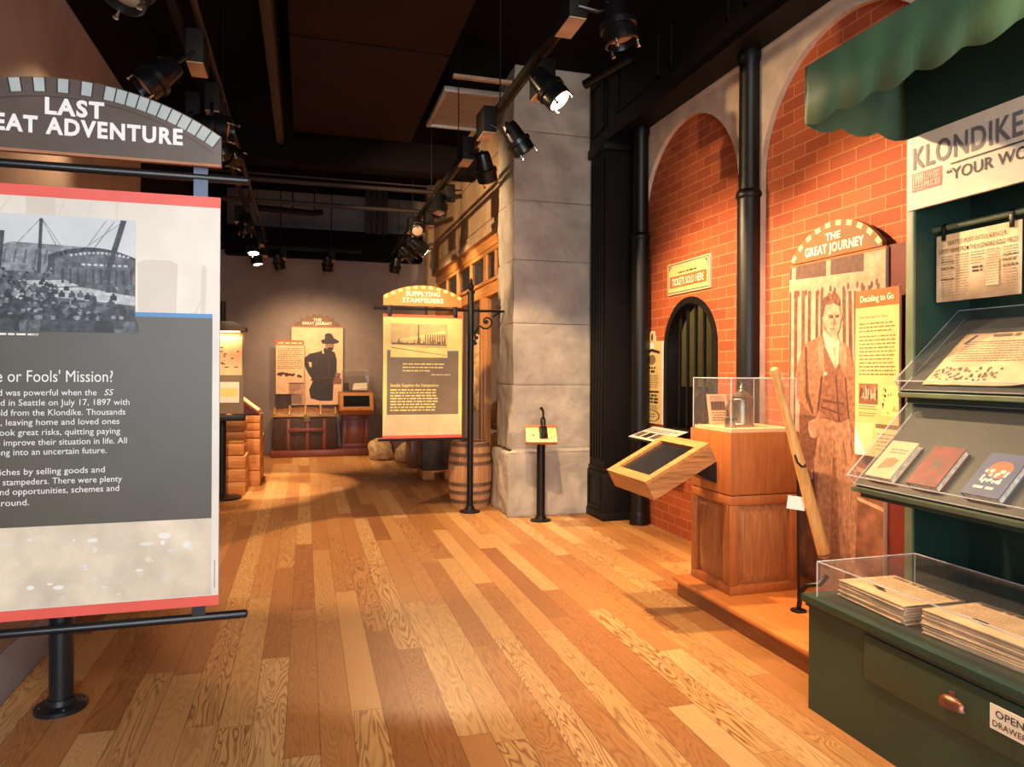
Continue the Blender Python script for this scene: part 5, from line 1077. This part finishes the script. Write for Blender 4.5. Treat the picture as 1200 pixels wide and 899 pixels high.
# ------------------------------------------------------------------ left far exhibit: lit post sign and crates
def left_exhibit():
    t = thing('post_sign', 'lit hooded post sign half hidden behind the big sign, before the crates', 'sign', (-.93, 8.85, 0)); Y = 8.82
    b = B('iron_black'); b.tube((-.93, 8.89, .02), (-.93, 8.89, 2.3), .045, n=18); b.lathe((-.93, 8.89, 0), [(.22, 0), (.22, .02), (.1, .035), (.05, .06)], 28); obj('post', b, t)
    b = B('stamp_dark'); b.box(-1.22, -.69, Y, Y + .02, .99, 1.93); pn = obj('panel', b, t)
    p = Print((-1.22, Y, .99), (1, 0, 0), (0, 0, 1)); p.rc('panel_red', .02, .90, .51, .93, 1); p.rc('stamp_peach', .04, .45, .51, .90, 1); p.rc('card_white', .26, .13, .48, .37, 1); p.rc('stamp_cream', .28, .2, .46, .3, 2)
    rg = random.Random(12)
    for k in range(26): a, c = rg.uniform(.08, .46), rg.uniform(.52, .82); p.rc('ink', a, c, a + rg.uniform(.01, .05), c + .012, 2 + .02 * k)
    obj('printed_face', p, pn, smooth=0)
    b = B('duct_brown'); b.prism([(-1.25, Y - .12, 1.95), (-.66, Y - .12, 1.95), (-.66, Y - .12, 1.99), (-.80, Y - .06, 2.06), (-1.1, Y - .06, 2.06), (-1.25, Y - .12, 1.99)], (0, .24, 0)); obj('hood', b, t)
    b = B('lamp_strip'); b.box(-1.18, -.73, Y - .08, Y - .03, 1.935, 1.948); obj('strip_lamp', b, t)
    l = bpy.data.lights.new('hood_lamp', 'AREA'); l.shape = 'RECTANGLE'; l.size = .45; l.size_y = .05; l.energy = 5; l.color = (1, .62, .3); lo = bpy.data.objects.new('hood_lamp', l); COL.objects.link(lo); lo.parent = t; lo.location = Vector((-.955, Y - .055, 1.93)) - t.location
    b = B('iron_black'); b.box(-1.25, -.67, Y - .06, Y + .05, .91, .98, .006); obj('shelf_bar', b, t)
    def crate(x0, x1, y0, y1, z0, z1, label, hole):
        t = thing('wooden_crate', label, 'crate', ((x0 + x1) / 2, (y0 + y1) / 2, z0), 'crates behind the post sign'); n = 3
        for k in range(n):
            zz0 = z0 + (z1 - z0) * k / n; zz1 = z0 + (z1 - z0) * (k + 1) / n - .006; b = B('crate'); b.box(x0, x1, y0, y0 + .018, zz0, zz1, .003); b.box(x1 - .018, x1, y0 + .018, y1, zz0, zz1, .003); b.box(x0, x0 + .018, y0 + .018, y1, zz0, zz1, .003); b.box(x0 + .018, x1 - .018, y1 - .018, y1, zz0, zz1, .003); obj('board', b, t)
        b = B('crate'); b.box(x0 + .02, x1 - .02, y0 + .02, y1 - .02, z1 - .03, z1 - .008); obj('lid', b, t)
        if hole: b = B('dark_inside'); b.lathe(((x0 + x1) / 2, y0 + .004, (z0 + z1) / 2), [(.03, 0), (.03, .01)], 14, (0, -1, 0)); obj('hand_hole', b, t)
    crate(-1.25, -.71, 9.15, 9.6, .475, .90, 'upper wooden crate with hand hole, stacked behind the post sign', True)
    crate(-1.28, -.69, 9.12, 9.65, 0, .47, 'lower wooden crate with boards, on the floor behind the post sign', False)
    crate(-1.2, -.56, 9.7, 10.6, 0, .62, 'tall crate with sunlit side, behind the stacked pair at left', False)
    crate(-1.2, -.56, 9.7, 10.3, .625, .92, 'crate on top of the tall one, under the slanted reading panel', False)
    t = thing('reading_stand', 'slanted framed reading panel on top of the crates at left', 'panel', (-.7, 9.9, .93)); b = B('mahogany'); rot = Matrix.Rotation(R(38), 3, 'Y')
    b.obox((-.74, 9.95, 1.07), (.42, .5, .035), rot, .004); obj('frame', b, t); b = B('stamp_peach'); b.obox(Vector((-.74, 9.95, 1.07)) + rot @ Vector((0, 0, .02)), (.36, .44, .006), rot); obj('sheet', b, t); b = B('mahogany'); b.prism([(-.9, 9.8, .925), (-.6, 9.8, .925), (-.6, 9.8, .95), (-.9, 9.8, 1.16)], (0, .3, 0)); obj('wedge', b, t)
left_exhibit()

# ------------------------------------------------------------------ shop goods behind the sign
def sack(x, y, rx, ry, rz, seed, label, z=0, mat='sack'):
    b = B(mat); b.blob((x, y, z + rz * .6), (rx, ry, rz), seed, .18); t = thing('sack', label, 'sack', (x, y, z), 'cloth sacks'); obj('body', b, t, smooth=80)
    b = B(mat); b.blob((x + rx * .75, y - ry * .5, z + rz * .5), (rx * .25, ry * .25, rz * .3), seed + 5, .3, -.9, 2); obj('tied_end', b, t, smooth=80)
sack(1.22, 12.2, .20, .25, .22, 1, 'pale cloth sack on the floor beside the far pedestal, left of the two')
sack(1.64, 11.75, .20, .22, .20, 2, 'larger cloth sack on the floor, right of the two near the far wall')
def goods():
    t = thing('wooden_crate', 'dark wooden box on pallet boards under the hanging sign', 'crate', (1.78, 9.9, 0))
    b = B('leather_dark'); b.box(1.55, 2.02, 9.72, 10.2, .13, .62, .008); obj('box', b, t)
    for x_ in (1.56, 1.86): b = B('crate'); b.box(x_, x_ + .15, 9.70, 10.2, 0, .10, .004); obj('runner', b, t)
    b = B('crate'); b.box(1.53, 2.04, 9.69, 10.22, .10, .128, .003); obj('pallet_boards', b, t)
    b = B('mahogany'); b.box(1.55, 1.82, 10.9, 11.4, 0, .48, .006); b.box(1.53, 1.84, 10.88, 11.42, .48, .50, .004); solo('wooden_crate', b, 'narrow reddish wooden box behind the dark box under the hanging sign', 'crate', (1.68, 11.1, 0))
    sack(2.44, 8.95, .13, .17, .24, 4, 'bulging tan leather pack inside the shop doorway, topmost', .74, 'tan_leather'); sack(2.46, 8.95, .17, .2, .22, 6, 'lower tan pack inside the shop doorway on the dark bench', .36, 'tan_leather')
    b = B('mahogany'); b.box(2.27, 2.95, 8.76, 9.3, 0, .345, .006); solo('bench', b, 'low dark bench inside the shop doorway carrying the tan packs', 'bench', (2.6, 9.0, 0))
    b = B('mahogany'); b.box(2.68, 3.15, 9.6, 10.0, 0, 2.42, .006); b.box(2.66, 3.17, 9.58, 10.02, 2.42, 2.46, .006); solo('shop_cabinet', b, 'tall dark cabinet standing inside the shop behind the stone pillar', 'cabinet', (2.9, 9.8, 0))
    t = thing('hanging_coat', 'tan cloth goods hanging on a hook in the shop window', 'coat', (2.42, 10.2, 2.1)); b = B('sack'); b.blob((2.42, 10.1, 1.45), (.12, .22, .5), 11, .3, -1.2); obj('cloth', b, t, smooth=80); b = B('iron_black'); b.path([(2.42, 10.1, 1.9), (2.42, 10.1, 2.3), (2.42, 10.1, 2.43)], .008, 8); obj('hook', b, t)
    l = bpy.data.lights.new('shop_fill', 'POINT'); l.energy = 110; l.color = (1, .7, .42); l.shadow_soft_size = .12; lo = bpy.data.objects.new('shop_fill', l); COL.objects.link(lo); lo.location = (3.3, 10.2, 3.0)  # unseen point light put in to brighten the shop interior
    l = bpy.data.lights.new('ticket_fill', 'POINT'); l.energy = 22; l.color = (1, .8, .5); l.shadow_soft_size = .08; lo = bpy.data.objects.new('ticket_fill', l); COL.objects.link(lo); lo.location = (3.75, 5.6, 2.35)  # unseen point light put in so the ticket room walls show
goods()
